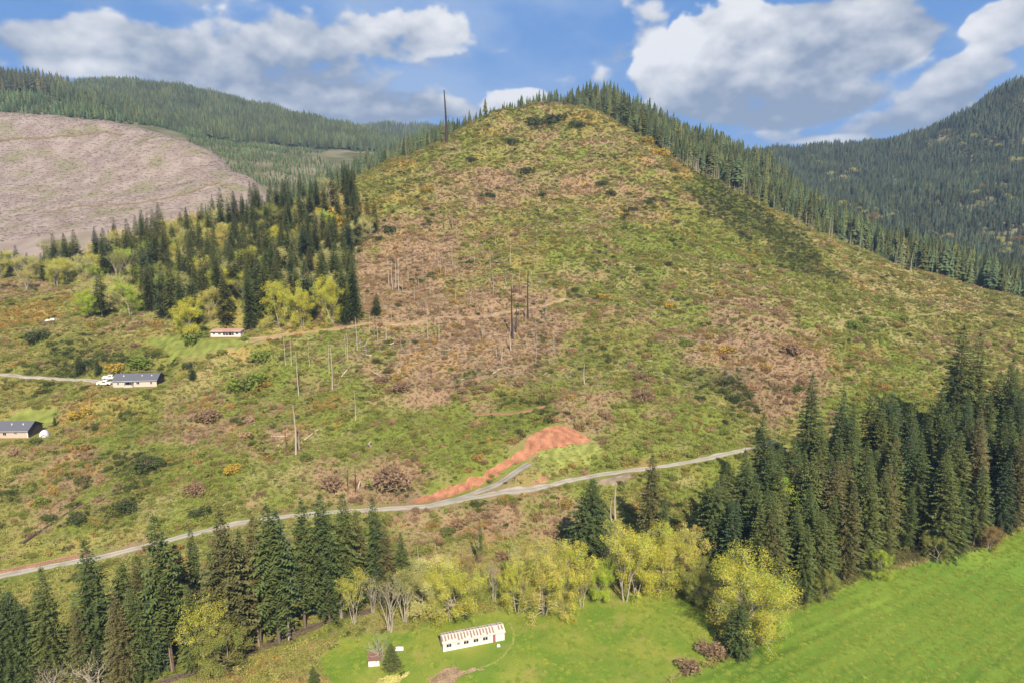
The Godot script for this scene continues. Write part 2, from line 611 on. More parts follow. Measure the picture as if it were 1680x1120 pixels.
func make_sky() -> ImageTexture:
	sky_a.seed = 11
	sky_a.frequency = 0.16
	sky_a.fractal_octaves = 5
	sky_b.seed = 5
	sky_b.frequency = 0.07
	sky_b.fractal_octaves = 3
	for c in [[30, 62, 95, 32, 0.75, 0.42], [170, 66, 120, 34, 0.8, 0.45], [300, 100, 150, 36, 0.9, 0.42], [110, 112, 70, 15, 0.8, 0.75], [190, 122, 70, 14, 0.9, 0.85], [430, 120, 130, 42, 0.95, 0.38], [480, 55, 110, 36, 0.75, 0.5], [560, 160, 130, 40, 1.0, 0.3], [440, 170, 130, 26, 0.9, 0.3], [250, 45, 90, 22, 0.6, 0.5],
			[705, 38, 70, 36, 1.1, 0.85], [640, 66, 60, 30, 0.95, 0.6], [580, 95, 70, 26, 0.7, 0.5], [690, 182, 90, 22, 1.0, 0.32], [590, 195, 110, 20, 1.0, 0.22], [842, 160, 62, 24, 1.4, 1.05], [868, 145, 34, 16, 1.0, 1.05], [865, 82, 44, 18, 0.5, 0.5], [955, 125, 46, 20, 0.6, 0.5],
			[1190, 58, 52, 44, 1.5, 1.05], [1125, 100, 62, 40, 1.3, 1.0], [1235, 85, 62, 50, 1.2, 0.85], [1070, 125, 40, 26, 0.9, 0.75], [1310, 85, 75, 60, 1.3, 0.36], [1385, 55, 75, 48, 1.25, 0.34], [1450, 25, 55, 42, 1.0, 0.4], [1180, 145, 120, 24, 1.2, 0.42], [1260, 170, 130, 28, 1.3, 0.06], [1150, 175, 110, 16, 1.0, 0.12], [1340, 150, 80, 34, 1.0, 0.25], [1068, 36, 40, 34, 0.75, 0.66],
			[1556, 122, 42, 34, 1.3, 0.8], [1596, 100, 44, 30, 1.1, 0.7], [1530, 165, 52, 32, 1.2, 0.3], [1490, 205, 80, 20, 1.1, 0.14], [1600, 150, 48, 26, 0.9, 0.4], [1645, 32, 56, 32, 1.3, 0.7], [1690, 20, 40, 34, 1.2, 0.75], [1605, 20, 36, 22, 1.0, 0.8], [1360, 228, 50, 11, 1.0, 0.85], [1300, 215, 60, 14, 0.7, 0.3], [1235, 168, 80, 26, 1.0, 0.1], [1500, 100, 40, 22, 0.5, 0.5]]:
		cloud(c[0], c[1], c[2] * 0.9, c[3] * 0.92, c[4], c[5])
	rng.seed = 77
	for k in 240:
		var az := rr(44, 316)
		var el := pow(rng.randf(), 1.5) * 75.0 + 2.0
		if k > 170:
			az = rr(-44, 44)
			el = rr(19, 80)
		var size := rr(2.5, 8.0)
		cloud_list.append([az, el, size, size * rr(0.3, 0.6), rr(0.7, 1.3), rr(0.3, 0.95)])
	var small := Image.create(512, 256, false, Image.FORMAT_RGB8)
	for j in 256:
		var el := 90.0 - (j + 0.5) / 256.0 * 180.0
		for i in 512:
			small.set_pixel(i, j, (sky_at((i + 0.5) / 512.0 * 360.0, maxf(el, 0.0)) if el > -6.0 else Color(0.16, 0.19, 0.22)).linear_to_srgb())
	small.resize(4096, 2048, Image.INTERPOLATE_CUBIC)
	for j in range(820, 1040):
		var el := 90.0 - (j + 0.5) / 2048.0 * 180.0
		for i in range(-490, 490):
			small.set_pixel(posmod(i, 4096), j, sky_at((i + 0.5) / 4096.0 * 360.0, maxf(el, 0.0)).linear_to_srgb())
	return ImageTexture.create_from_image(small)

# ---------------------------------------------------------------- near land: picks, roads, cover

func curve(picks: Array) -> PackedVector2Array:      # a smooth line over the ground through picked places, one point every 2 m
	var c := Curve2D.new()
	var w := []
	for p in picks:
		var g := ground(p[0], p[1])
		w.append(Vector2(g.x, g.z))
	for i in w.size():
		var t: Vector2 = (w[mini(i + 1, w.size() - 1)] - w[maxi(i - 1, 0)]) / 6.0
		c.add_point(w[i], -t, t)
	c.bake_interval = 2.0
	return c.get_baked_points()

func carve(line: PackedVector2Array, half: float, soft: float) -> void:
	var l := near_land
	var best := {}
	var hs := PackedFloat32Array()
	for p in line:
		hs.append(l.at(p.x, p.y))
	for i in line.size():
		var y := 0.0
		var cnt := 0
		for k in range(maxi(0, i - 4), mini(line.size(), i + 5)):
			y += hs[k]
			cnt += 1
		y /= cnt
		var p := line[i]
		var reach := int(ceil((half + soft) / l.s))
		var ci := int(round((p.x - l.x0) / l.s))
		var cj := int(round((l.z0 - p.y) / l.s))
		for j in range(maxi(cj - reach, 0), mini(cj + reach + 1, l.nz)):
			for i2 in range(maxi(ci - reach, 0), mini(ci + reach + 1, l.nx)):
				var d := Vector2(l.x0 + i2 * l.s - p.x, l.z0 - j * l.s - p.y).length()
				var w := 1.0 - smoothstep(half, half + soft, d)
				var key := j * l.nx + i2
				if w > 0.0 and (not best.has(key) or best[key][0] < w):
					best[key] = [w, y]
	for key in best:
		l.h[key] = lerpf(l.h[key], best[key][1], best[key][0])

func mark(line: PackedVector2Array, half: float, what: int) -> void:
	for p in line:
		mark_disc(p, half, what)

func mark_disc(p: Vector2, half: float, what: int) -> void:
	var l := near_land
	var w := l.nx * 2
	for j in range(int((l.z0 - p.y - half) / 1.5), int((l.z0 - p.y + half) / 1.5) + 1):
		for i in range(int((p.x - half - l.x0) / 1.5), int((p.x + half - l.x0) / 1.5) + 1):
			if i >= 0 and j >= 0 and i < w and j < l.nz * 2 and Vector2(l.x0 + i * 1.5 - p.x, l.z0 - j * 1.5 - p.y).length() <= half:
				zone[j * w + i] = what

func zone_at(x: float, z: float) -> int:
	var l := near_land
	var i := clampi(int(round((x - l.x0) / 1.5)), 0, l.nx * 2 - 1)
	var j := clampi(int(round((l.z0 - z) / 1.5)), 0, l.nz * 2 - 1)
	return zone[j * l.nx * 2 + i]

func ribbon(line: PackedVector2Array, width: float, lift: float, col: Color, wobble: float, land: Land = null) -> ArrayMesh:
	land = land if land else near_land
	var m := MeshMaker.new()
	var n := FastNoiseLite.new()
	n.frequency = 0.08
	for i in line.size():
		var t := (line[mini(i + 1, line.size() - 1)] - line[maxi(i - 1, 0)]).normalized()
		var s := Vector2(-t.y, t.x)
		for k in 7:
			var u := k / 6.0 * 2.0 - 1.0
			var wide := width / 2 + n.get_noise_2d(line[i].x * 1.5 + 300.0 * signf(u), line[i].y * 1.5) * wobble
			var p := line[i] + s * u * wide
			m.v.append(Vector3(p.x, land.at(p.x, p.y) + (lift if absf(u) < 0.9 else -0.12), p.y))
			m.n.append(Vector3.UP)
			var track := (1.0 + 0.16 * (1.0 if absf(absf(u) - 0.5) < 0.25 else -1.0)) * (1.0 + n.get_noise_2d(p.x * 2.5, p.y * 2.5) * 0.35)
			m.c.append(Color(col.r * track, col.g * track, col.b * track))
			if i < line.size() - 1 and k < 6:
				var a := i * 7 + k
				m.ix.append_array([a, a + 7, a + 8, a, a + 8, a + 1])
	return m.commit()

func inside_by(p: Vector2, poly: PackedVector2Array) -> float:
	var d := 1e9
	for i in poly.size():
		d = minf(d, p.distance_to(Geometry2D.get_closest_point_to_segment(p, poly[i], poly[(i + 1) % poly.size()])))
	return d if Geometry2D.is_point_in_polygon(p, poly) else -d

func outline(picks: Array) -> PackedVector2Array:
	var o := PackedVector2Array()
	for p in picks:
		var g := ground(p[0], p[1])
		o.append(Vector2(g.x, g.z))
	return o

func sheet(poly: PackedVector2Array, s: float, lift: float, tint: Callable, what: int, ragged := 0.0) -> ArrayMesh:
	var lo := poly[0]
	var hi := poly[0]
	for p in poly:
		lo = lo.min(p)
		hi = hi.max(p)
	lo -= Vector2(4, 4)
	hi += Vector2(4, 4)
	var nx := int((hi.x - lo.x) / s) + 2
	var nz := int((hi.y - lo.y) / s) + 2
	var m := MeshMaker.new()
	var n := FastNoiseLite.new()
	n.frequency = 0.22
	n.fractal_octaves = 4
	var sd := PackedFloat32Array()
	for j in nz:
		for i in nx:
			var p := Vector2(lo.x + i * s, hi.y - j * s)
			var d := inside_by(p, poly)
			d += n.get_noise_2d(p.x, p.y) * ragged
			sd.append(d)
			var y := near_land.at(p.x, p.y)
			m.v.append(Vector3(p.x, y + clampf(d * 0.12, -0.5, lift), p.y))
			var e := 1.5
			m.n.append(Vector3(near_land.at(p.x - e, p.y) - near_land.at(p.x + e, p.y), 2 * e, near_land.at(p.x, p.y - e) - near_land.at(p.x, p.y + e)).normalized())
			m.c.append(tint.call(p.x, p.y))
			if d > 0.3:
				mark_disc(p, 1.7 if what == 4 else 0.8, what)
	for j in nz - 1:
		for i in nx - 1:
			var k := j * nx + i
			if maxf(maxf(sd[k], sd[k + 1]), maxf(sd[k + nx], sd[k + nx + 1])) > -2.0 * s:
				m.ix.append_array([k, k + nx, k + nx + 1, k, k + nx + 1, k + 1])
	return m.commit()

func flatten(at: Vector3, r: float, soft: float, y: float) -> void:
	var l := near_land
	for j in l.nz:
		var z := l.z0 - j * l.s
		if absf(z - at.z) > r + soft:
			continue
		for i in l.nx:
			var d := Vector2(l.x0 + i * l.s - at.x, z - at.z).length()
			var w := 1.0 - smoothstep(r, r + soft, d)
			if w > 0.0:
				l.h[j * l.nx + i] = lerpf(l.h[j * l.nx + i], y, w)

func smooth_land(at: Vector3, r: float) -> void:
	var l := near_land
	for times in 5:
		var old := l.h.duplicate()
		for j in range(maxi(1, int((l.z0 - at.z - r) / l.s)), mini(l.nz - 1, int((l.z0 - at.z + r) / l.s) + 1)):
			for i in range(maxi(1, int((at.x - r - l.x0) / l.s)), mini(l.nx - 1, int((at.x + r - l.x0) / l.s) + 1)):
				var k := j * l.nx + i
				l.h[k] = (old[k] * 2.0 + old[k - 1] + old[k + 1] + old[k - l.nx] + old[k + l.nx]) / 6.0

func wild_at(what: String, x: float, z: float) -> float:
	var l := near_land
	var i := clampi(int(round((x - l.x0) / l.s)), 0, l.nx - 1)
	var j := clampi(int(round((l.z0 - z) / l.s)), 0, l.nz - 1)
	return wild[what][j * l.nx + i]

const TONES := {"grass": Color(0.275, 0.245, 0.078), "lush": Color(0.180, 0.218, 0.046), "pink": Color(0.325, 0.220, 0.145), "dark": Color(0.062, 0.076, 0.028), "orange": Color(0.38, 0.24, 0.075), "straw": Color(0.36, 0.30, 0.150)}

func near_tint(x: float, z: float) -> Color:
	var zn := zone_at(x, z)
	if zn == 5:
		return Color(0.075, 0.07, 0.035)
	var c: Color = TONES.grass
	var g := wild_at("lush", x, z)
	c = c.lerp(TONES.lush, clampf(g, 0, 1))
	c = c.lerp(TONES.straw, clampf(wild_at("straw", x, z), 0, 0.8))
	c = c.lerp(TONES.pink, clampf(wild_at("pink", x, z), 0, 0.92))
	c = c.lerp(TONES.orange, clampf(wild_at("orange", x, z), 0, 0.6))
	c = c.lerp(TONES.dark, clampf(wild_at("dark", x, z), 0, 0.7))
	return c

func fill_wild(blobs: Array) -> void:
	var l := near_land
	var f := FastNoiseLite.new()
	f.fractal_octaves = 5
	f.fractal_gain = 0.62
	f.frequency = 0.055
	for what in ["lush", "straw", "pink", "orange", "dark"]:
		var a := PackedFloat32Array()
		a.resize(l.nx * l.nz)
		f.seed = hash(what) % 1000
		var bias: float = {"lush": 0.34, "straw": -0.1, "pink": -0.16, "orange": -0.26, "dark": -0.30}[what]
		var gain: float = {"lush": 1.4, "straw": 1.6, "pink": 1.5, "orange": 1.6, "dark": 1.7}[what]
		for j in l.nz:
			for i in l.nx:
				a[j * l.nx + i] = (f.get_noise_2d(i * 3.0, j * 3.0 * 1.3) * 0.75 + f.get_noise_2d(i * 0.8 + 900, j * 1.0) * 0.8 + bias) * gain
		wild[what] = a
	for b in blobs:
		var g := ground(b[0], b[1])
		var a: PackedFloat32Array = wild[b[3]]
		var r: float = b[2]
		for j in range(maxi(0, int((l.z0 - g.z - r * 1.5) / l.s)), mini(l.nz, int((l.z0 - g.z + r * 1.5) / l.s) + 1)):
			for i in range(maxi(0, int((g.x - r * 1.5 - l.x0) / l.s)), mini(l.nx, int((g.x + r * 1.5 - l.x0) / l.s) + 1)):
				var d := Vector2(l.x0 + i * l.s - g.x, l.z0 - j * l.s - g.z).length() / r
				if d < 1.5:
					a[j * l.nx + i] += b[4] * (0.95 if b[3] == "pink" and b[2] > 20 else 0.9) * (1.0 - smoothstep(0.4, 1.5, d))
		wild[b[3]] = a

# ---------------------------------------------------------------- buildings

func block(called: String, lo: Vector3, hi: Vector3, m: Material, parent: Node) -> MeshInstance3D:
	var b := MeshMaker.new()
	b.box(lo, hi)
	return part(called, b.commit(), m, parent)

func window(parent: Node, x: float, y: float, w: float, h: float, z: float, frame: Material) -> void:
	var o := block("window", Vector3(x - w / 2 - 0.09, y - 0.09, z - 0.02), Vector3(x + w / 2 + 0.09, y + h + 0.09, z + 0.06), frame, parent)
	block("pane", Vector3(x - w / 2, y, z + 0.03), Vector3(x - 0.04, y + h, z + 0.075), mats.glass, o)
	block("pane", Vector3(x + 0.04, y, z + 0.03), Vector3(x + w / 2, y + h, z + 0.075), mats.glass, o)

func gable_shell(parent: Node, l: float, w: float, wall: float, rise: float, over: float, wm: Material, rm: Material, gm: Material) -> void:
	block("wall", Vector3(-l / 2, -1.5, -w / 2), Vector3(l / 2, wall, w / 2), wm, parent)
	for s in [-1.0, 1.0]:
		var g := MeshMaker.new()
		var x0: float = s * (l / 2 + 0.03)
		var x1: float = s * (l / 2 - 0.15)
		for x in [x0, x1]:
			g.tri(Vector3(x, wall, -w / 2), Vector3(x, wall, w / 2), Vector3(x, wall + rise, 0), Color.WHITE)
		part("gable", g.commit(), gm, parent)
	for s in [-1.0, 1.0]:
		var r := MeshMaker.new()
		var e: float = w / 2 + over
		var ye := wall - rise * over / (w / 2)
		var a := Vector3(-l / 2 - over, ye, s * e)
		var b := Vector3(l / 2 + over, ye, s * e)
		var c := Vector3(l / 2 + over, wall + rise, 0)
		var d := Vector3(-l / 2 - over, wall + rise, 0)
		var up := Vector3(0, 0.14, 0)
		r.quad(a + up, d + up, c + up, b + up, Color.WHITE)
		r.quad(a, b, c, d, Color.WHITE)
		r.quad(a, a + up, b + up, b, Color.WHITE)
		r.quad(a, d, d + up, a + up, Color.WHITE)
		r.quad(b, b + up, c + up, c, Color.WHITE)
		part("roof_slope", r.commit(), rm, parent)
		block("gutter", Vector3(-l / 2 - over, ye - 0.02, s * (e + 0.06) - 0.05), Vector3(l / 2 + over, ye + 0.1, s * (e + 0.06) + 0.05), mats.white_boards, parent)
	for x in [-0.3, 0.12, 0.34]:
		block("roof_vent", Vector3(l * x, wall + rise * 0.5, w * 0.18), Vector3(l * x + 0.35, wall + rise * 0.85, w * 0.18 + 0.35), mats.white_boards, parent)

func pickup(at: Vector3, turn: float, label: String) -> void:
	var o := thing("pickup_truck", at, turn, label, "truck", "white trucks parked by the house")
	var b := MeshMaker.new()
	b.box(Vector3(-2.7, 0.45, -0.95), Vector3(2.7, 1.05, 0.95))
	b.box(Vector3(-2.7, 1.05, -0.95), Vector3(-0.75, 1.3, -0.85))
	b.box(Vector3(-2.7, 1.05, 0.85), Vector3(-0.75, 1.3, 0.95))
	b.box(Vector3(-2.7, 1.05, -0.85), Vector3(-2.6, 1.3, 0.85))
	b.box(Vector3(1.2, 1.05, -0.88), Vector3(2.6, 1.2, 0.88))
	part("body", b.commit(), mats.white_paint, o)
	var c := MeshMaker.new()
	var p := [Vector3(-0.75, 1.05, 0.9), Vector3(1.5, 1.05, 0.9), Vector3(0.85, 1.85, 0.78), Vector3(-0.6, 1.85, 0.78)]
	var q := []
	for v in p:
		q.append(Vector3(v.x, v.y, -v.z))
	c.quad(p[0], p[3], p[2], p[1], Color.WHITE)
	c.quad(q[0], q[1], q[2], q[3], Color.WHITE)
	c.quad(p[3], q[3], q[2], p[2], Color.WHITE)
	c.quad(p[1], p[2], q[2], q[1], Color.WHITE)
	c.quad(p[0], q[0], q[3], p[3], Color.WHITE)
	part("cab", c.commit(), mats.white_paint, o)
	block("side_window", Vector3(-0.5, 1.2, 0.84), Vector3(0.9, 1.66, 0.9), mats.glass, o)
	block("windscreen", Vector3(1.05, 1.2, -0.7), Vector3(1.36, 1.62, 0.7), mats.glass, o)
	for x in [-1.7, 1.75]:
		for z in [-0.88, 0.88]:
			var w := MeshMaker.new()
			var z0: float = z
			w.tube(PackedVector3Array([Vector3(x, 0.38, z0 - 0.12), Vector3(x, 0.38, z0 - 0.12), Vector3(x, 0.38, z0 + 0.12), Vector3(x, 0.38, z0 + 0.12)]), PackedFloat32Array([0.01, 0.38, 0.38, 0.01]), 12, Color.WHITE)
			part("wheel", w.commit(), mats.tyre, o)

# ---------------------------------------------------------------- the scene

func _ready() -> void:
	rng.seed = 1
	var cam := Camera3D.new()
	cam.name = "camera"
	cam.position = EYE
	cam.rotation = Vector3(-PITCH, 0, 0)
	cam.fov = rad_to_deg(2.0 * atan(560.0 / FOCAL))
	cam.near = 0.5
	cam.far = 9000.0
	add_child(cam)
	var env := Environment.new()
	env.background_mode = Environment.BG_SKY
	env.tonemap_mode = Environment.TONE_MAPPER_LINEAR
	env.tonemap_exposure = 1.78
	env.sdfgi_enabled = true
	env.ssao_enabled = true
	env.ssil_enabled = true
	env.fog_enabled = true
	env.fog_density = 0.00011
	env.fog_light_color = Color(0.66, 0.78, 0.95)
	var sm := PanoramaSkyMaterial.new()
	sm.panorama = make_sky()
	env.sky = Sky.new()
	env.sky.sky_material = sm
	var we := WorldEnvironment.new()
	we.name = "surroundings"
	we.environment = env
	add_child(we)
	var sun := DirectionalLight3D.new()
	sun.name = "sun"
	sun.light_energy = 1.5
	sun.light_color = Color(1.0, 0.94, 0.84)
	sun.light_angular_distance = 0.53
	sun.shadow_enabled = true
	sun.look_at_from_position(Vector3(0.25, 1.0, 1.0), Vector3.ZERO)
	add_child(sun)
	print("sky done ", Time.get_ticks_msec())

	build_near_land()
	print("near land ", Time.get_ticks_msec())
	build_far_lands()
	print("far lands ", Time.get_ticks_msec())
	build_buildings()
	build_plant_kinds()
	print("plants ", Time.get_ticks_msec())
	plant_front()
	plant_stand()
	plant_woods()
	plant_waiting()
	plant_bushes()
	plant_snags()
	print("trees ", Time.get_ticks_msec())
	plant_far()
	plant_slash()
	print("far forest ", Time.get_ticks_msec())
	plant_cover()
	print("cover ", Time.get_ticks_msec())

var road_line: PackedVector2Array
var spur_line: PackedVector2Array
var tracks := []
var pads := {}
var field_poly: PackedVector2Array
var lawn_poly: PackedVector2Array

func build_near_land() -> void:
	var pts := []
	for p in [[-250, 1120, -2], [0, 1120, -2], [150, 1080, -1], [300, 1110, 0], [700, 1120, 0], [1100, 1120, 0], [1450, 1120, 0], [1680, 1120, 0], [1950, 1120, 0], [1680, 960, 0], [1950, 1000, 0], [1450, 980, 0], [1250, 1030, 0], [1000, 1000, 0], [800, 1050, 0], [600, 1030, 1], [400, 1060, 0],
			[0, 945, 3], [-250, 990, 1], [170, 915, 4], [350, 868, 6], [520, 843, 7], [700, 830, 8], [850, 806, 9.5], [1000, 778, 12], [1100, 762, 14], [1215, 738, 17],
			[850, 890, 3], [600, 905, 4], [300, 930, 3], [1050, 880, 4], [1150, 850, 7],
			[700, 800, 11], [860, 755, 15.5], [915, 700, 22], [965, 722, 17.5], [930, 745, 15.5], [760, 800, 10.5], [1000, 720, 18],
			[1300, 860, 5], [1450, 840, 6], [1600, 800, 9], [1690, 770, 12], [1900, 780, 9], [1950, 880, 2],
			[-250, 780, 12], [0, 800, 13], [200, 780, 14], [400, 760, 15], [600, 740, 17], [800, 680, 22],
			[-250, 680, 21], [100, 690, 21], [40, 706, 19], [230, 626, 29], [400, 650, 25], [600, 650, 26], [900, 650, 27], [1100, 650, 27], [1250, 650, 26], [1400, 660, 24], [1600, 670, 20], [1800, 680, 18],
			[60, 560, 38], [230, 570, 37], [375, 549, 42], [540, 560, 42], [700, 560, 42], [900, 560, 40], [1050, 560, 41], [1200, 560, 41], [1350, 560, 40], [1500, 570, 35], [1680, 600, 27], [1850, 620, 23],
			[0, 490, 49], [150, 490, 50], [300, 480, 54], [450, 480, 56], [600, 470, 57], [750, 470, 58], [900, 470, 58], [1050, 470, 58], [1200, 470, 58], [1350, 480, 54], [1500, 490, 47], [1650, 530, 37],
			[150, 440, 60], [300, 420, 68], [450, 400, 75], [650, 400, 76], [780, 400, 76], [900, 400, 77], [1050, 400, 76], [1200, 400, 75]]:
		pts.append(level(p[0], p[1], p[2]))
	for p in [[500, 345, 455], [650, 330, 450], [780, 320, 455], [900, 320, 465], [1000, 320, 460], [1100, 330, 450], [1230, 350, 462], [650, 285, 505], [740, 260, 515], [830, 250, 520], [950, 250, 525], [1060, 265, 505], [870, 205, 570]]:
		pts.append(spot(p[0], p[1], p[2]))
	var crest := [[-250, 470, 430], [-100, 462, 430], [0, 455, 430], [100, 430, 435], [200, 400, 445], [300, 372, 455], [420, 346, 475], [500, 325, 495], [560, 300, 520], [640, 265, 540], [733, 228, 565], [780, 198, 585], [830, 180, 605], [900, 171, 620], [960, 178, 605], [1010, 200, 585], [1100, 258, 555], [1230, 325, 525], [1350, 385, 495], [1500, 445, 465], [1680, 495, 435], [1850, 540, 405]]
	for p in crest:
		pts.append(spot(p[0], p[1], p[2]))
		var q := spot(p[0], p[1], p[2] * 1.16)
		q.y = pts[-1].y - 34.0
		pts.append(q)
	for p in [Vector3(-60, -3, -70), Vector3(60, -2, -70), Vector3(200, -1, -90), Vector3(-200, -3, -90), Vector3(0, -3, 40)]:
		pts.append(p)
	near_land = make_land(pts, -480, 560, -40, -760, 3.0, 2, 0.0006)
	zone.resize(near_land.nx * 2 * near_land.nz * 2)
	var l := near_land
	# level places for the buildings, then the uneven ground, then the roads cut into it
	for b in [["shed", 775, 1052, 10, 8], ["hut", 614, 1088, 2.5, 3], ["lower_house", 30, 712, 10, 7], ["upper_house", 228, 630, 12, 6], ["trailer", 373, 551, 10, 6]]:
		var g := ground(b[1], b[2])
		pads[b[0]] = g
	var bump := FastNoiseLite.new()
	bump.seed = 4
	bump.frequency = 0.035
	bump.fractal_octaves = 4
	for j in l.nz:
		for i in l.nx:
			var x := l.x0 + i * 3.0
			var z := l.z0 - j * 3.0
			var far := clampf((-z - 165.0) / 60.0, 0.06, 1.0)
			l.h[j * l.nx + i] += (bump.get_noise_2d(x, z) * 3.4 + bump.get_noise_2d(x * 3.1 + 70, z * 3.1) * 0.9) * far
	for b in [["shed", 10, 8], ["hut", 2.5, 3], ["lower_house", 11, 7], ["upper_house", 15, 6], ["trailer", 12, 6]]:
		flatten(pads[b[0]], b[1], b[2], pads[b[0]].y)
	road_line = curve([[-120, 972], [0, 945], [90, 927], [170, 912], [260, 889], [345, 868], [430, 852], [520, 842], [620, 835], [700, 829], [780, 818], [860, 804], [940, 789], [1010, 774], [1080, 763], [1150, 753], [1215, 738], [1270, 722]])
	spur_line = curve([[700, 829], [745, 818], [790, 797], [830, 773], [868, 751]])
	for q in [[905, 715, 9, 8], [860, 745, 5, 6], [800, 780, 5, 6], [740, 808, 4, 5], [940, 745, 9, 6]]:
		smooth_land(ground(q[0], q[1]), q[2] + q[3])
	carve(road_line, 3.5, 6.0)
	carve(spur_line, 3.5, 5.0)
	tracks = [
		["farm_track", [[610, 1000], [560, 1012], [500, 1033], [430, 1062], [370, 1085], [300, 1108], [240, 1128]], 2.6, Color(0.14, 0.105, 0.085), "brown dirt track along the foot of the conifers", 1.0],
		["logging_track", [[395, 556], [440, 553], [500, 547], [560, 539], [620, 530], [690, 526], [760, 522], [830, 513], [905, 498], [930, 490]], 4.6, Color(0.40, 0.28, 0.17), "tan logging track across the middle of the hill", 3.0],
		["driveway", [[-60, 618], [20, 616], [75, 620], [120, 622], [165, 628], [200, 632]], 4.0, Color(0.40, 0.35, 0.29), "grey gravel drive leading to the upper house", 1.5],
		["footpath", [[300, 588], [345, 577], [390, 570], [430, 560], [455, 552]], 2.4, Color(0.32, 0.25, 0.13), "thin tan path below the trailer lawn", 1.2],
		["contour_track", [[1370, 531], [1410, 526], [1450, 521], [1500, 519], [1540, 515]], 3.0, Color(0.30, 0.25, 0.11), "faint grassy track across the far side of the hill", 2.0],
		["bench_track", [[780, 682], [830, 678], [870, 672], [900, 662]], 2.6, Color(0.32, 0.18, 0.10), "short reddish track above the bare soil bank", 1.4],
		["tyre_track", [[836, 1022], [843, 1036], [842, 1052], [832, 1070], [812, 1086], [786, 1097]], 0.6, Color(0.25, 0.28, 0.07), "faint curved tyre track in the grass beside the long shed", 0.2],
		["roadside_strip", [[0, 938], [60, 926], [110, 915], [150, 906]], 3.4, Color(0.33, 0.19, 0.12), "strip of reddish soil above the gravel road", 1.6]]
	for t in tracks:
		t[1] = curve(t[1])
		carve(t[1], t[2] * 0.5 + 0.6, 4.0)

	var grain := noise_picture(0.035, 0.45, 1.5, 3, 1024, 6)
	var coarse := noise_picture(0.012, 0.62, 1.3, 9, 512, 4)
	var gm := soil_mat("hillside_ground", grain, 16.0, 30.0)
	gm.detail_enabled = false
	var soil := soil_mat("bare_soil", noise_picture(0.03, 0.62, 1.32, 21, 512, 6), 9.0, 25.0)
	var gravel := soil_mat("gravel", noise_picture(0.05, 0.72, 1.2, 31, 512, 5), 7.0, 6.0)
	var turf := soil_mat("turf", grain, 9.0, 10.0)
	# sheets that lie on the land
	field_poly = outline([[1060, 1135], [1110, 1112], [1180, 1088], [1262, 1052], [1292, 1008], [1350, 977], [1425, 946], [1540, 916], [1605, 903], [1690, 860], [1900, 800], [2050, 1000], [2000, 1300], [1500, 1400], [1060, 1300]])
	lawn_poly = outline([[545, 1125], [520, 1085], [560, 1050], [610, 1038], [690, 1030], [735, 1015], [840, 998], [960, 985], [1080, 968], [1135, 980], [1165, 1020], [1180, 1060], [1150, 1090], [1075, 1125], [1000, 1300], [600, 1300]])
	var streak := FastNoiseLite.new()
	streak.frequency = 0.5
	streak.fractal_octaves = 4
	var broad := FastNoiseLite.new()
	broad.frequency = 0.018
	var field_tint := func(x: float, z: float) -> Color:
		var u := x * 0.86 - z * 0.51
		var w := x * 0.51 + z * 0.86 - broad.get_noise_2d(x * 0.4 + 90, z * 0.4) * 5.0
		var k := 1.0 + streak.get_noise_2d(w * 0.9, u * 0.02) * 0.3 + broad.get_noise_2d(x, z) * 0.25
		var y := clampf(0.45 + streak.get_noise_2d(w * 0.5 + 40, u * 0.02) * 0.5 + broad.get_noise_2d(x + 500, z) * 0.6, 0, 1)
		return Color(0.115, 0.215, 0.032).lerp(Color(0.195, 0.265, 0.042), y) * k
	var patch := FastNoiseLite.new()
	patch.frequency = 0.06
	patch.fractal_octaves = 4
	var lawn_tint := func(x: float, z: float) -> Color:
		var y := clampf(0.5 + patch.get_noise_2d(x, z) * 1.3, 0, 1)
		var c := Color(0.145, 0.235, 0.034).lerp(Color(0.26, 0.29, 0.055), y)
		return c.lerp(Color(0.34, 0.28, 0.10), clampf(patch.get_noise_2d(x * 1.7 + 300, z * 1.7) * 2.2 - 0.55, 0, 0.7))
	structure("field", sheet(field_poly, 0.8, 0.08, field_tint, 3), turf, "bright green hay field sloping past the conifer stand", "field")
	structure("lawn", sheet(lawn_poly, 1.2, 0.08, lawn_tint, 2, 1.5), turf, "mown bright green grass around the long white shed", "lawn")
	var flat := func(c: Color) -> Callable:
		return func(x: float, z: float) -> Color: return c * (1.0 + patch.get_noise_2d(x * 5, z * 5) * 0.6)
	structure("bare_ground", sheet(outline([[700, 1112], [730, 1096], [780, 1093], [800, 1098], [770, 1110], [740, 1130], [700, 1130]]), 0.7, 0.14, flat.call(Color(0.34, 0.24, 0.15)), 4, 2.0), soil, "worn brown patch of earth in the mown grass", "ground")
	structure("straw_ground", sheet(outline([[600, 1130], [620, 1112], [650, 1102], [685, 1098], [668, 1110], [640, 1130]]), 0.7, 0.14, flat.call(Color(0.46, 0.42, 0.13)), 4, 2.0), soil, "strip of pale cut straw beside the brown patch", "ground")
	structure("soil_bank", sheet(outline([[672, 825], [715, 806], [765, 791], [805, 772], [848, 745], [862, 722], [880, 708], [905, 698], [935, 700], [972, 720], [930, 732], [895, 740], [872, 748], [845, 757], [800, 785], [760, 806], [715, 822]]), 0.7, 0.35, flat.call(Color(0.37, 0.175, 0.105)), 4, 0.3), soil, "bare orange red soil bank cut into the hill above the road", "ground")
	structure("soil_patch", sheet(outline([[755, 815], [780, 803], [790, 801], [782, 811], [762, 818]]), 0.6, 0.3, flat.call(Color(0.40, 0.21, 0.12)), 4, 0.5), soil, "small wedge of red soil between road and spur", "ground")
	structure("soil_patch", sheet(outline([[876, 787], [890, 782], [903, 783], [890, 789]]), 0.6, 0.2, flat.call(Color(0.36, 0.21, 0.12)), 4, 0.6), soil, "small red scar in the grass above the road", "ground")
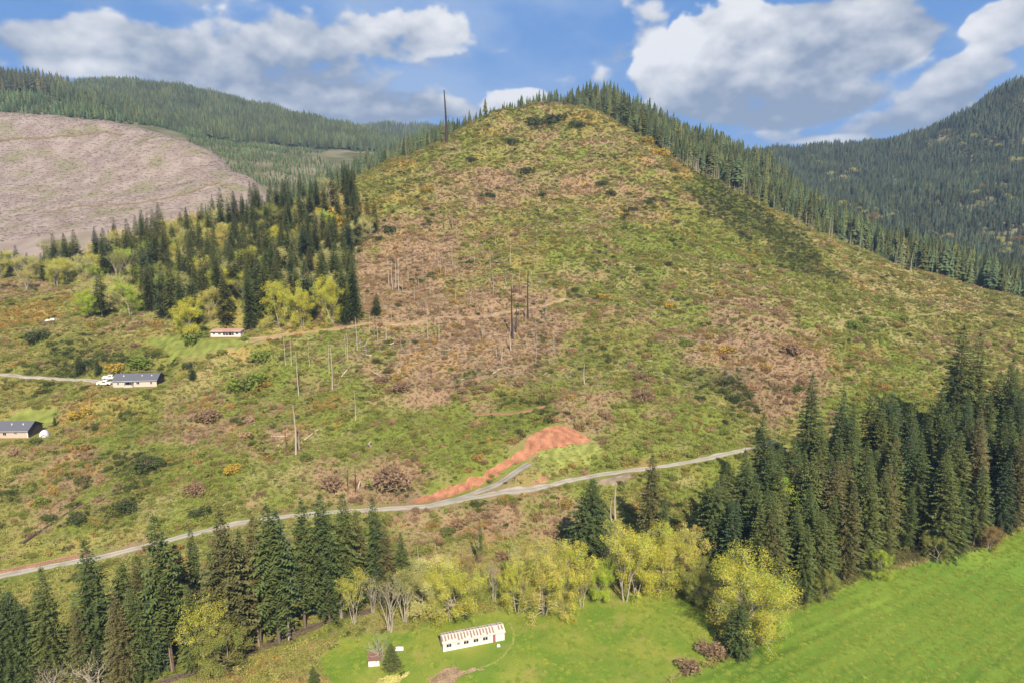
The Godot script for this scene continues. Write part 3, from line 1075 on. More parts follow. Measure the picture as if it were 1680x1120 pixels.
	structure("grassed_pad", sheet(outline([[882, 745], [930, 733], [972, 724], [995, 735], [985, 750], [940, 760], [890, 762]]), 0.8, 0.2, flat.call(Color(0.25, 0.27, 0.08)), 2, 2.5), turf, "levelled grassy pad beside the red soil bank", "ground")
	structure("trailer_lawn", sheet(outline([[235, 556], [280, 550], [345, 556], [420, 556], [430, 564], [390, 574], [330, 583], [280, 585]]), 1.0, 0.15, flat.call(Color(0.19, 0.22, 0.055)), 2, 3.0), turf, "green lawn in front of the white trailer", "lawn")
	structure("house_lawn", sheet(outline([[5, 692], [20, 672], [60, 668], [90, 672], [92, 690], [70, 700]]), 1.0, 0.15, flat.call(Color(0.20, 0.23, 0.06)), 2, 2.5), turf, "green lawn behind the tan house", "lawn")
	structure("pullout", sheet(outline([[962, 792], [990, 784], [1030, 776], [1040, 781], [1010, 792], [980, 796]]), 0.8, 0.2, flat.call(Color(0.27, 0.215, 0.16)), 1, 1.5), gravel, "gravel turnout widening on the lower side of the road", "road")
	mark(road_line, 3.0, 1)
	mark(spur_line, 2.6, 1)
	structure("gravel_road", ribbon(road_line, 3.3, 0.16, Color(0.34, 0.31, 0.255), 0.9), gravel, "pale gravel road crossing the foot of the hill", "road")
	structure("spur_road", ribbon(spur_line, 3.0, 0.24, Color(0.29, 0.27, 0.23), 0.7), gravel, "short gravel spur climbing to the red soil bank", "road")
	for t in tracks:
		mark(t[1], t[2] * 0.62 + 0.4, 1)
		structure(t[0], ribbon(t[1], t[2], 0.14, t[3], t[5]), soil, t[4], "path")
	for b in [["shed", 8.0], ["hut", 2.0], ["lower_house", 9.0], ["upper_house", 10.0], ["trailer", 8.0]]:
		mark_disc(Vector2(pads[b[0]].x, pads[b[0]].z), b[1], 6)
	fill_wild([[700, 460, 50, "pink", 0.75], [620, 480, 35, "pink", 0.8], [770, 555, 40, "pink", 0.7], [650, 570, 34, "pink", 0.5], [640, 400, 40, "pink", 0.7], [860, 290, 45, "pink", 0.5], [880, 190, 40, "pink", 0.6], [1000, 300, 40, "pink", 0.5], [1230, 540, 35, "pink", 0.9], [1250, 610, 22, "pink", 1.0], [1270, 650, 18, "pink", 1.0], [1050, 250, 35, "pink", 0.4], [930, 500, 40, "pink", 0.5], [860, 560, 30, "pink", 0.6],
		[640, 775, 13, "pink", 1.4], [540, 790, 9, "pink", 1.0], [110, 770, 14, "pink", 0.9], [700, 870, 12, "pink", 0.8], [860, 860, 12, "pink", 0.9], [780, 870, 10, "pink", 0.6], [930, 850, 10, "pink", 0.8], [240, 890, 9, "pink", 0.9], [330, 700, 16, "pink", 0.9], [290, 640, 14, "pink", 0.5], [960, 660, 14, "pink", 1.0], [700, 600, 16, "pink", 0.8], [480, 720, 10, "pink", 0.8], [1260, 690, 9, "pink", 1.2], [150, 450, 30, "pink", 0.7], [60, 470, 30, "pink", 0.6],
		[1150, 300, 40, "dark", 0.8], [1210, 345, 36, "dark", 1.1], [1270, 390, 32, "dark", 1.1], [1330, 440, 22, "dark", 1.0], [890, 200, 14, "dark", 0.8], [940, 200, 12, "dark", 0.7], [1190, 640, 8, "dark", 0.9], [240, 760, 10, "dark", 1.0], [200, 820, 10, "dark", 0.7], [250, 600, 14, "dark", 0.8], [130, 600, 14, "dark", 0.8], [40, 600, 18, "dark", 0.6], [120, 560, 14, "dark", 0.6], [480, 490, 8, "dark", 0.4], [470, 560, 12, "dark", 0.5], [870, 680, 14, "dark", 0.6], [1150, 620, 10, "dark", 0.6],
		[1060, 225, 14, "orange", 1.2], [1090, 255, 14, "orange", 1.2], [1120, 280, 14, "orange", 1.0], [960, 190, 12, "orange", 0.9], [700, 225, 18, "orange", 0.8], [660, 270, 14, "orange", 0.6], [570, 350, 20, "orange", 0.9], [540, 380, 14, "orange", 1.0], [330, 660, 12, "orange", 0.6], [100, 500, 20, "orange", 0.8], [30, 520, 20, "orange", 0.8], [200, 640, 10, "orange", 0.5], [130, 680, 10, "orange", 0.7], [200, 690, 10, "orange", 0.6], [1180, 580, 14, "orange", 0.7], [320, 800, 6, "orange", 0.8],
		[1100, 430, 60, "lush", 0.8], [1040, 420, 50, "lush", 0.6], [1400, 560, 50, "lush", 0.9], [1350, 610, 26, "lush", 1.2], [950, 640, 40, "lush", 0.8], [520, 690, 45, "lush", 0.8], [300, 790, 40, "lush", 0.7], [1100, 700, 30, "lush", 1.2], [800, 700, 30, "lush", 0.8], [300, 720, 30, "lush", 0.7], [780, 830, 10, "lush", 1.2], [660, 850, 10, "lush", 1.0], [900, 830, 10, "lush", 1.0], [1120, 790, 14, "lush", 1.0], [730, 240, 20, "lush", 1.0],
		[1250, 470, 70, "lush", 0.5], [1150, 480, 50, "straw", 0.4], [1350, 520, 60, "straw", 0.4], [450, 700, 60, "lush", 0.5], [700, 720, 40, "lush", 0.5], [850, 340, 60, "pink", 0.35], [760, 330, 50, "pink", 0.3], [1500, 450, 60, "straw", 0.7], [1600, 490, 40, "straw", 0.8], [1450, 470, 40, "straw", 0.5], [760, 480, 40, "straw", 0.3], [620, 640, 30, "straw", 0.2], [150, 860, 14, "straw", 0.4], [1540, 560, 30, "straw", 0.6]])
	# ground under the tree stands
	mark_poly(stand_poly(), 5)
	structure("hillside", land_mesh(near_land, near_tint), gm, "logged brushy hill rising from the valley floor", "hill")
	var base := MeshMaker.new()
	for j in 2:
		for i in 2:
			base.v.append(Vector3(-8000.0 + 16000.0 * i, -45, 8000.0 - 16000.0 * j))
			base.n.append(Vector3.UP)
			base.c.append(Color(0.06, 0.085, 0.03))
	base.ix.append_array([0, 2, 3, 0, 3, 1])
	structure("valley_ground", base.commit(), soil_mat("valley", coarse, 60.0), "low wooded ground stretching away to the horizon", "ground")

func stand_poly() -> PackedVector2Array:
	var o := PackedVector2Array()
	for p in [[1285, 1004, 0], [1345, 980, 0], [1400, 958, 0], [1475, 930, 0.5], [1540, 918, 0.5], [1605, 905, 1], [1690, 866, 2], [1900, 810, 4], [1900, 745, 12], [1690, 735, 15], [1560, 738, 14], [1450, 780, 10], [1330, 800, 9.5], [1240, 835, 8], [1165, 905, 3], [1150, 930, 2], [1220, 985, 1]]:
		var g := level(p[0], p[1], p[2])
		o.append(Vector2(g.x, g.z))
	return o

# ---------------------------------------------------------------- far hills

var logged: Land
var west: Land
var knob: Land
var east: Land

func build_far_lands() -> void:
	var pts := []
	for p in [[-200, 190, 1000], [-100, 186, 1000], [0, 184, 1000], [90, 189, 980], [180, 199, 950], [240, 212, 920], [300, 231, 900], [360, 258, 870], [425, 303, 820], [470, 345, 780], [0, 240, 890], [150, 250, 870], [-200, 300, 800], [0, 300, 800], [150, 300, 790], [300, 290, 800], [-200, 390, 650], [0, 390, 650], [150, 380, 660], [250, 370, 680], [400, 345, 720], [0, 450, 580], [250, 440, 600]]:
		pts.append(spot(p[0], p[1], p[2]))
	for p in [[-200, 190, 1000, 1150], [0, 184, 1000, 1120], [180, 199, 950, 1060], [300, 231, 900, 1000], [425, 303, 820, 900], [470, 345, 780, 860]]:
		var q := spot(p[0], p[1], p[3])
		q.y = spot(p[0], p[1], p[2]).y - 40.0
		pts.append(q)
	logged = make_land(pts, -1050, -180, -520, -1180, 6.0, 2, 0.001)
	roughen(logged, 1.6, 0.03)
	var lt := FastNoiseLite.new()
	lt.frequency = 0.03
	lt.fractal_octaves = 5
	var logged_tint := func(x: float, z: float) -> Color:
		var k := lt.get_noise_2d(x * 1.3, z * 1.3)
		var c := Color(0.245, 0.195, 0.172).lerp(Color(0.33, 0.272, 0.245), clampf(0.5 + k * 1.4, 0, 1))
		return c.lerp(Color(0.20, 0.20, 0.10), clampf(lt.get_noise_2d(x * 0.7 + 900, z * 0.7) * 2.2 - 0.25, 0, 0.65))
	structure("clearcut_hill", land_mesh(logged, logged_tint), soil_mat("slash", noise_picture(0.05, 0.5, 1.45, 41, 512, 6), 19.0, 40.0), "bare mauve brown clearcut slope behind the woods", "hill")

	for road in [[[[-40, 232], [20, 228], [80, 226], [130, 222], [170, 216], [200, 222]], "haul road scratched across the clearcut's upper part"], [[[60, 350], [130, 338], [210, 335], [300, 320], [360, 300]], "faint skid road low on the clearcut"]]:
		var c := Curve2D.new()
		for q in road[0]:
			var g := logged.hit(ray(q[0], q[1]), EYE, 560.0, 1100.0)
			c.add_point(Vector2(g.x, g.z))
		c.bake_interval = 4.0
		structure("haul_road", ribbon(c.get_baked_points(), 4.5, 0.5, Color(0.25, 0.185, 0.11), 3.0, logged), mats.bare_soil, road[1], "road")
	pts = []
	for p in [[-250, 185, 1040], [0, 186, 1060], [100, 185, 1080], [200, 198, 1130], [330, 226, 1250], [450, 240, 1300], [540, 246, 1330], [610, 250, 1350], [-250, 140, 1180], [0, 140, 1220], [80, 150, 1300], [110, 150, 1700], [200, 144, 1750], [300, 152, 1750], [380, 170, 1750], [450, 189, 1750], [530, 208, 1730], [600, 224, 1700], [680, 246, 1650], [760, 260, 1600], [300, 190, 1500], [450, 215, 1500], [200, 170, 1450], [430, 302, 940], [340, 270, 980], [500, 295, 1000], [560, 278, 1080], [650, 262, 1180], [380, 330, 860], [520, 330, 900], [620, 310, 950], [-250, 420, 830], [0, 420, 830], [200, 400, 830], [-400, 420, 830]]:
		pts.append(spot(p[0], p[1], p[2]))
	for p in [[-250, 140, 1180, 1500], [0, 140, 1220, 1600], [200, 144, 1750, 2000], [450, 189, 1750, 2000], [680, 246, 1650, 1900]]:
		var q := spot(p[0], p[1], p[3])
		q.y = spot(p[0], p[1], p[2]).y - 50.0
		pts.append(q)
	west = make_land(pts, -1700, -60, -820, -2000, 14.0, 1, 0.001)
	roughen(west, 6.0, 0.012)
	var gt := func(x: float, z: float) -> Color:
		return Color(0.10, 0.105, 0.05).lerp(Color(0.22, 0.20, 0.13), clampf(0.35 + lt.get_noise_2d(x * 0.6, z * 0.6) * 1.4, 0, 1))
	var forest_floor := soil_mat("forest_ground", noise_picture(0.05, 0.6, 1.3, 51, 512, 5), 40.0)
	structure("forest_hill", land_mesh(west, gt), forest_floor, "long forested ridge on the skyline behind the clearcut", "hill")

	pts = []
	for p in [[480, 335, 860], [560, 303, 860], [640, 270, 860], [700, 240, 850], [760, 224, 830], [850, 204, 800], [900, 190, 780], [935, 178, 765], [985, 182, 750], [1015, 194, 735], [1060, 222, 720], [1110, 232, 740], [1160, 245, 770], [1220, 265, 800], [1290, 305, 780], [1060, 250, 640], [1150, 275, 640], [1230, 318, 620], [1300, 350, 600], [1400, 390, 570], [1500, 430, 545], [1600, 462, 520], [1690, 485, 505], [1850, 525, 470], [1400, 400, 660], [1550, 440, 640], [1700, 470, 620], [1400, 440, 780], [1600, 470, 740]]:
		pts.append(spot(p[0], p[1], p[2]))
	for p in [[560, 303, 860, 1000], [760, 213, 830, 980], [935, 164, 765, 930], [1110, 226, 740, 960], [640, 320, 760, 760], [800, 270, 700, 700], [900, 240, 680, 680]]:
		var q := spot(p[0], p[1], p[3])
		q.y = spot(p[0], p[1], p[2]).y - 45.0
		pts.append(q)
	knob = make_land(pts, -420, 560, -490, -1000, 9.0, 1, 0.001)
	roughen(knob, 4.0, 0.015)
	structure("back_hill", land_mesh(knob, gt), forest_floor, "forested back of the logged hill and its knob", "hill")

	pts = []
	for p in [[1150, 262, 1450], [1230, 255, 1500], [1330, 250, 1600], [1400, 252, 1620], [1460, 250, 1600], [1510, 238, 1540], [1550, 220, 1500], [1595, 203, 1460], [1612, 182, 1440], [1635, 158, 1420], [1690, 140, 1400], [1850, 120, 1400], [1230, 300, 1200], [1350, 300, 1250], [1450, 320, 1100], [1600, 330, 1000], [1690, 320, 980], [1850, 320, 980], [1300, 360, 950], [1450, 400, 900], [1600, 425, 850], [1690, 435, 800], [1850, 450, 780], [1300, 400, 860], [1690, 240, 1180], [1560, 270, 1250], [1500, 470, 720], [1700, 480, 680]]:
		pts.append(spot(p[0], p[1], p[2]))
	for p in [[1150, 262, 1450, 1800], [1330, 250, 1600, 1900], [1460, 250, 1600, 1900], [1690, 152, 1400, 1700], [1850, 120, 1400, 1700]]:
		var q := spot(p[0], p[1], p[3])
		q.y = spot(p[0], p[1], p[2]).y - 60.0
		pts.append(q)
	east = make_land(pts, 260, 1600, -660, -1900, 14.0, 1, 0.001)
	roughen(east, 7.0, 0.012)
	structure("forest_mountain", land_mesh(east, gt), forest_floor, "steep forested mountainside rising beyond the logged hill", "mountain")
	pts = [spot(480, 222, 2600), spot(560, 218, 2600), spot(640, 210, 2600), spot(700, 214, 2600), spot(800, 225, 2600), spot(560, 260, 2100), spot(700, 262, 2100), spot(480, 260, 2100), spot(640, 300, 1900), spot(640, 230, 3000), spot(500, 240, 3000), spot(800, 240, 3000)]
	var far := make_land(pts, -1300, 100, -1950, -3050, 25.0, 1, 0.001)
	roughen(far, 8.0, 0.01)
	structure("distant_hill", land_mesh(far, func(x: float, z: float) -> Color: return Color(0.06, 0.085, 0.045) * (1.0 + lt.get_noise_2d(x, z) * 0.6)), forest_floor, "hazy low hill showing in the gap between ridges", "hill")
	plant_lands["distant"] = far

var plant_lands := {}

func roughen(l: Land, amount: float, freq: float) -> void:
	var f := FastNoiseLite.new()
	f.seed = l.nx
	f.frequency = freq
	f.fractal_octaves = 4
	for j in l.nz:
		for i in l.nx:
			l.h[j * l.nx + i] += f.get_noise_2d(i * l.s, j * l.s) * amount

func world_poly(picks: Array) -> PackedVector2Array:
	var o := PackedVector2Array()
	for p in picks:
		var g := spot(p[0], p[1], p[2])
		o.append(Vector2(g.x, g.z))
	return o

# ---------------------------------------------------------------- buildings in place

func build_buildings() -> void:
	var gl := mat("glass", Color(0.02, 0.025, 0.03), 0.12)
	gl.metallic_specular = 0.5
	mat("white_paint", Color(0.78, 0.78, 0.76), 0.5)
	mat("tyre", Color(0.02, 0.02, 0.02), 0.8)
	var weather := noise_picture(0.03, 0.72, 1.1, 61, 256, 4)
	for d in [["white_boards", Color(0.80, 0.77, 0.74)], ["cream_boards", Color(0.62, 0.50, 0.43)], ["beige_boards", Color(0.66, 0.58, 0.52)], ["grey_shingles", Color(0.13, 0.135, 0.165)], ["dark_boards", Color(0.085, 0.07, 0.065)], ["rust", Color(0.30, 0.20, 0.16)], ["white_tin", Color(0.64, 0.58, 0.52)], ["pink_roof", Color(0.50, 0.30, 0.25)], ["brown_roof", Color(0.26, 0.14, 0.11)], ["red_door", Color(0.36, 0.13, 0.14)], ["plank_wood", Color(0.52, 0.42, 0.30)], ["tarp", Color(0.82, 0.83, 0.85)], ["teal_tarp", Color(0.20, 0.28, 0.27)]]:
		var m := mat(d[0], d[1], 0.75)
		m.albedo_texture = weather
		m.uv1_triplanar = true
		m.uv1_scale = Vector3(0.4, 0.4, 0.4)
	# the long shed
	var o := thing("long_shed", pads.shed, 0.30, "long low white shed with rust striped tin roof in the grass", "shed")
	var l := 14.5
	var w := 3.6
	block("wall", Vector3(-l / 2, -0.6, -w / 2), Vector3(l / 2, 2.3, w / 2), mats.white_boards, o)
	for s in [-1.0, 1.0]:
		var g := MeshMaker.new()
		for x in [s * (l / 2 + 0.01), s * (l / 2 - 0.12)]:
			g.tri(Vector3(x, 2.3, -w / 2), Vector3(x, 2.3, w / 2), Vector3(x, 2.95, 0), Color.WHITE)
		part("gable", g.commit(), mats.white_boards, o)
	rng.seed = 8
	for s in [-1.0, 1.0]:
		for k in 40:
			var x0 := -l / 2 - 0.2 + (l + 0.4) * k / 40.0
			var x1 := -l / 2 - 0.2 + (l + 0.4) * (k + 1) / 40.0
			var p := MeshMaker.new()
			var lift := 0.03 if k % 2 == 0 else 0.06
			var e := Vector3(x0, 2.2 + lift, s * (w / 2 + 0.28))
			var t := Vector3(x0, 2.98 + lift, 0)
			var dx := Vector3(x1 - x0, 0, 0)
			var rusty := k % 2 == 0 and rng.randf() < 0.88
			var cut := rr(0.55, 0.9)
			var mid := t.lerp(e, cut)
			for q in [[t, mid, "roof_panel", mats.rust if rusty else mats.white_tin], [mid, e, "roof_panel", mats.white_tin]]:
				p = MeshMaker.new()
				p.quad(q[0], q[0] + dx, q[1] + dx, q[1], Color.WHITE)
				p.quad(q[0] - Vector3(0, 0.04, 0), q[1] - Vector3(0, 0.04, 0), q[1] + dx - Vector3(0, 0.04, 0), q[0] + dx - Vector3(0, 0.04, 0), Color.WHITE)
				part(q[2], p.commit(), q[3], o)
	block("ridge_cap", Vector3(-l / 2 - 0.2, 3.02, -0.14), Vector3(l / 2 + 0.2, 3.09, 0.14), mats.white_tin, o)
	for x in [-5.9, -1.9, 0.4, 2.6]:
		window(o, x, 1.1, 1.1, 0.75, w / 2, mats.white_boards)
	window(o, -3.7, 1.25, 0.5, 0.55, w / 2, mats.white_boards)
	block("door", Vector3(4.45, 0, w / 2 - 0.02), Vector3(5.05, 2.0, w / 2 + 0.05), mats.red_door, o)
	# little hut
	o = thing("small_hut", pads.hut, 0.12, "tiny white hut with flat rusty brown roof below the alders", "hut")
	block("wall", Vector3(-1.2, -0.4, -1.1), Vector3(1.2, 1.75, 1.1), mats.white_boards, o)
	var r := MeshMaker.new()
	r.box(Vector3(-1.35, 1.76, -1.3), Vector3(1.35, 1.88, 1.32))
	var roof := part("roof", r.commit(), mats.brown_roof, o)
	roof.rotation.x = 0.06
	block("door", Vector3(-0.9, 0, 1.08), Vector3(-0.1, 1.6, 1.13), mats.tarp, o)
	# tan house with the dark gable
	o = thing("tan_house", pads.lower_house + Vector3(-3, 0, 0), 0.02, "tan house with grey roof and dark gable at the picture's edge", "house")
	gable_shell(o, 18.0, 8.0, 2.7, 2.2, 0.45, mats.cream_boards, mats.grey_shingles, mats.dark_boards)
	block("end_wall", Vector3(9.0, -1.0, -3.9), Vector3(9.05, 2.7, 3.9), mats.dark_boards, o)
	window(o, 1.0, 1.0, 1.1, 1.1, 4.0, mats.white_boards)
	window(o, 4.8, 1.5, 0.9, 0.5, 4.0, mats.white_boards)
	block("trim_board", Vector3(8.7, -0.5, 4.0), Vector3(9.06, 2.7, 4.06), mats.white_boards, o)
	block("porch_roof", Vector3(-9.0, 2.2, 4.0), Vector3(-0.9, 2.34, 7.2), mats.grey_shingles, o)
	for x in [-8.8, -5.0, -1.1]:
		block("porch_post", Vector3(x, -0.5, 7.0), Vector3(x + 0.14, 2.2, 7.14), mats.dark_boards, o)
	block("porch_wall", Vector3(-1.2, -0.5, 4.01), Vector3(-1.06, 2.2, 6.9), mats.dark_boards, o)
	block("deck", Vector3(-9.0, -0.9, 4.02), Vector3(9.0, -0.02, 7.6), mats.plank_wood, o)
	var tankp := near_land.on(pads.lower_house.x + 10.5, pads.lower_house.z + 2.0)
	o = thing("storage_dome", tankp, 0.5, "white rounded fabric shelter beside the tan house", "shelter")
	var dm := MeshMaker.new()
	for i in 10:
		var a := PI * i / 10.0
		var b := PI * (i + 1) / 10.0
		for s in 4:
			var z0 := -2.6 + 1.3 * s
			var k0 := sqrt(maxf(0.0, 1.0 - pow(z0 / 3.2, 2)))
			var k1 := sqrt(maxf(0.0, 1.0 - pow((z0 + 1.3) / 3.2, 2)))
			dm.quad(Vector3(cos(a) * 1.6 * k0, sin(a) * 2.2 * k0, z0), Vector3(cos(b) * 1.6 * k0, sin(b) * 2.2 * k0, z0), Vector3(cos(b) * 1.6 * k1, sin(b) * 2.2 * k1, z0 + 1.3), Vector3(cos(a) * 1.6 * k1, sin(a) * 2.2 * k1, z0 + 1.3), Color.WHITE)
	part("cover", dm.commit(), mats.tarp, o)
	block("door_flap", Vector3(-0.6, 0, 1.9), Vector3(0.6, 1.1, 2.2), mats.tarp, o)
	# beige house above
	o = thing("beige_house", pads.upper_house + Vector3(0, 0, 0), 0.10, "long pale beige house with blue grey roof and parked trucks", "house")
	gable_shell(o, 16.5, 7.6, 2.6, 1.9, 0.4, mats.beige_boards, mats.grey_shingles, mats.dark_boards)
	block("end_wall", Vector3(8.25, -1.0, -3.75), Vector3(8.3, 2.6, 3.75), mats.dark_boards, o)
	window(o, -2.6, 0.9, 1.1, 1.0, 3.8, mats.white_boards)
	block("door", Vector3(-1.5, 0.1, 3.78), Vector3(-0.8, 1.95, 3.86), mats.brown_roof, o)
	block("porch_rail", Vector3(-3.5, 0.1, 5.0), Vector3(-0.4, 0.9, 5.06), mats.beige_boards, o)
	block("porch_roof", Vector3(-3.7, 2.25, 3.81), Vector3(-0.3, 2.38, 5.2), mats.grey_shingles, o)
	for x in [-3.6, -0.5]:
		block("porch_post", Vector3(x, 0, 5.07), Vector3(x + 0.12, 2.25, 5.19), mats.beige_boards, o)
	window(o, -6.2, 1.0, 0.6, 1.0, 3.8, mats.white_boards)
	window(o, 1.2, 1.1, 1.1, 0.9, 3.8, mats.white_boards)
	window(o, 6.2, 1.0, 0.7, 1.1, 3.8, mats.white_boards)
	block("foundation", Vector3(-8.4, -1.4, -3.9), Vector3(8.4, 0.0, 3.9), mats.plank_wood, o)
	var at := ground(171, 631)
	pickup(at, 0.06, "white pickup truck parked nearest the drive's edge")
	at = ground(180, 622)
	pickup(at, 0.2, "white pickup truck parked behind the other by the house")
	at = ground(193, 629)
	o = thing("covered_boat", at, 0.3, "teal tarp covered boat between the trucks and beige house", "boat")
	var bt := MeshMaker.new()
	for s in [-1.0, 1.0]:
		bt.quad(Vector3(-2.8, 0.2, 0), Vector3(-2.6, 1.0, 1.0 * s), Vector3(2.0, 1.0, 1.0 * s), Vector3(2.0, 0.2, 0.5 * s), Color.WHITE)
		bt.quad(Vector3(-3.0, 1.1, 0), Vector3(-2.0, 1.0, 1.02 * s), Vector3(2.0, 1.0, 1.02 * s), Vector3(2.0, 1.5, 0), Color.WHITE)
	bt.tri(Vector3(2.0, 0.2, 0.5), Vector3(2.0, 1.0, 1.0), Vector3(2.0, 1.5, 0), Color.WHITE)
	bt.quad(Vector3(2.0, 0.2, -0.5), Vector3(2.0, 0.2, 0.5), Vector3(2.0, 1.5, 0), Vector3(2.0, 1.0, -1.0), Color.WHITE)
	part("cover", bt.commit(), mats.teal_tarp, o)
	block("trailer_frame", Vector3(-3.4, 0.05, -0.4), Vector3(1.8, 0.22, 0.4), mats.dark_boards, o)
	# white trailer at the foot of the woods
	o = thing("trailer_home", pads.trailer, 0.03, "white trailer home with pinkish roof at the foot of the woods", "house")
	block("wall", Vector3(-6.5, -1.2, -2.2), Vector3(-1.2, 2.5, 2.2), mats.white_boards, o)
	block("wall", Vector3(-1.2, -1.2, -2.2), Vector3(3.6, 2.5, -0.2), mats.white_boards, o)
	block("wall", Vector3(3.6, -1.2, -2.2), Vector3(6.5, 2.5, 2.2), mats.white_boards, o)
	block("porch_floor", Vector3(-1.2, -1.2, -0.2), Vector3(3.6, 0.0, 2.2), mats.plank_wood, o)
	block("porch_door", Vector3(0.8, 0.0, -0.22), Vector3(1.7, 1.95, -0.14), mats.brown_roof, o)
	r = MeshMaker.new()
	r.box(Vector3(-6.8, 2.5, -2.6), Vector3(6.8, 2.65, 2.7))
	roof = part("roof", r.commit(), mats.pink_roof, o)
	roof.rotation.x = 0.09
	for x in [-0.2, 1.2, 2.6]:
		block("porch_post", Vector3(x, 0.0, 2.0), Vector3(x + 0.14, 2.45, 2.14), mats.white_boards, o)
	block("porch_rail", Vector3(-1.2, 0.0, 2.15), Vector3(3.6, 0.55, 2.2), mats.white_boards, o)
	window(o, -2.6, 1.0, 1.1, 0.7, 2.2, mats.white_boards)
	window(o, -5.0, 1.1, 0.8, 0.7, 2.2, mats.white_boards)
	window(o, 5.0, 1.1, 1.1, 0.7, 2.2, mats.white_boards)
	# loose white things
	for d in [[88, 526, 7.5, 2.6, 1.1, "crumpled white tarp in the brush above the drive", "tarp"], [655, 1064, 1.9, 1.4, 0.35, "white sheet of tin lying by the small fir", "sheet"], [818, 1060, 0.8, 0.7, 0.6, "small white tub in the grass by the long shed", "tub"]]:
		var g := ground(d[0], d[1])
		var m := MeshMaker.new()
		rng.seed = int(d[0])
		var n := 7
		var hs := []
		for i in (n + 1) * (n + 1):
			hs.append(rr(0.35, 1.0))
		for i in n:
			for j in n:
				var q := []
				for c in [[0, 0], [0, 1], [1, 1], [1, 0]]:
					var u := float(i + c[0]) / n
					var v := float(j + c[1]) / n
					var hh: float = hs[(i + c[0]) * (n + 1) + j + c[1]]
					var edge := minf(minf(u, 1 - u), minf(v, 1 - v))
					q.append(Vector3((u - 0.5) * d[2], 0.05 + d[4] * hh * smoothstep(0.0, 0.2, edge), (0.5 - v) * d[3]))
				m.quad(q[0], q[1], q[2], q[3], Color.WHITE)
		var s := MeshInstance3D.new()
		s.name = numbered(["white_tarp", "tin_sheet", "white_tub"][[88, 655, 818].find(int(d[0]))])
		s.mesh = m.commit()
		s.material_override = mats.tarp
		add_child(s)
		s.position = g
		s.rotation.y = rr(-0.4, 0.4)
		tag(s, d[5], d[6])

# ---------------------------------------------------------------- planting

var firs := []            # [trunk mesh, crown mesh, height]
var slim_firs := []
var leafy := {}           # kind -> [[trunk, crown, height], ...]
var far_firs := []
var bush := []
var twig := []
var tuft := []
var fir_mats := []

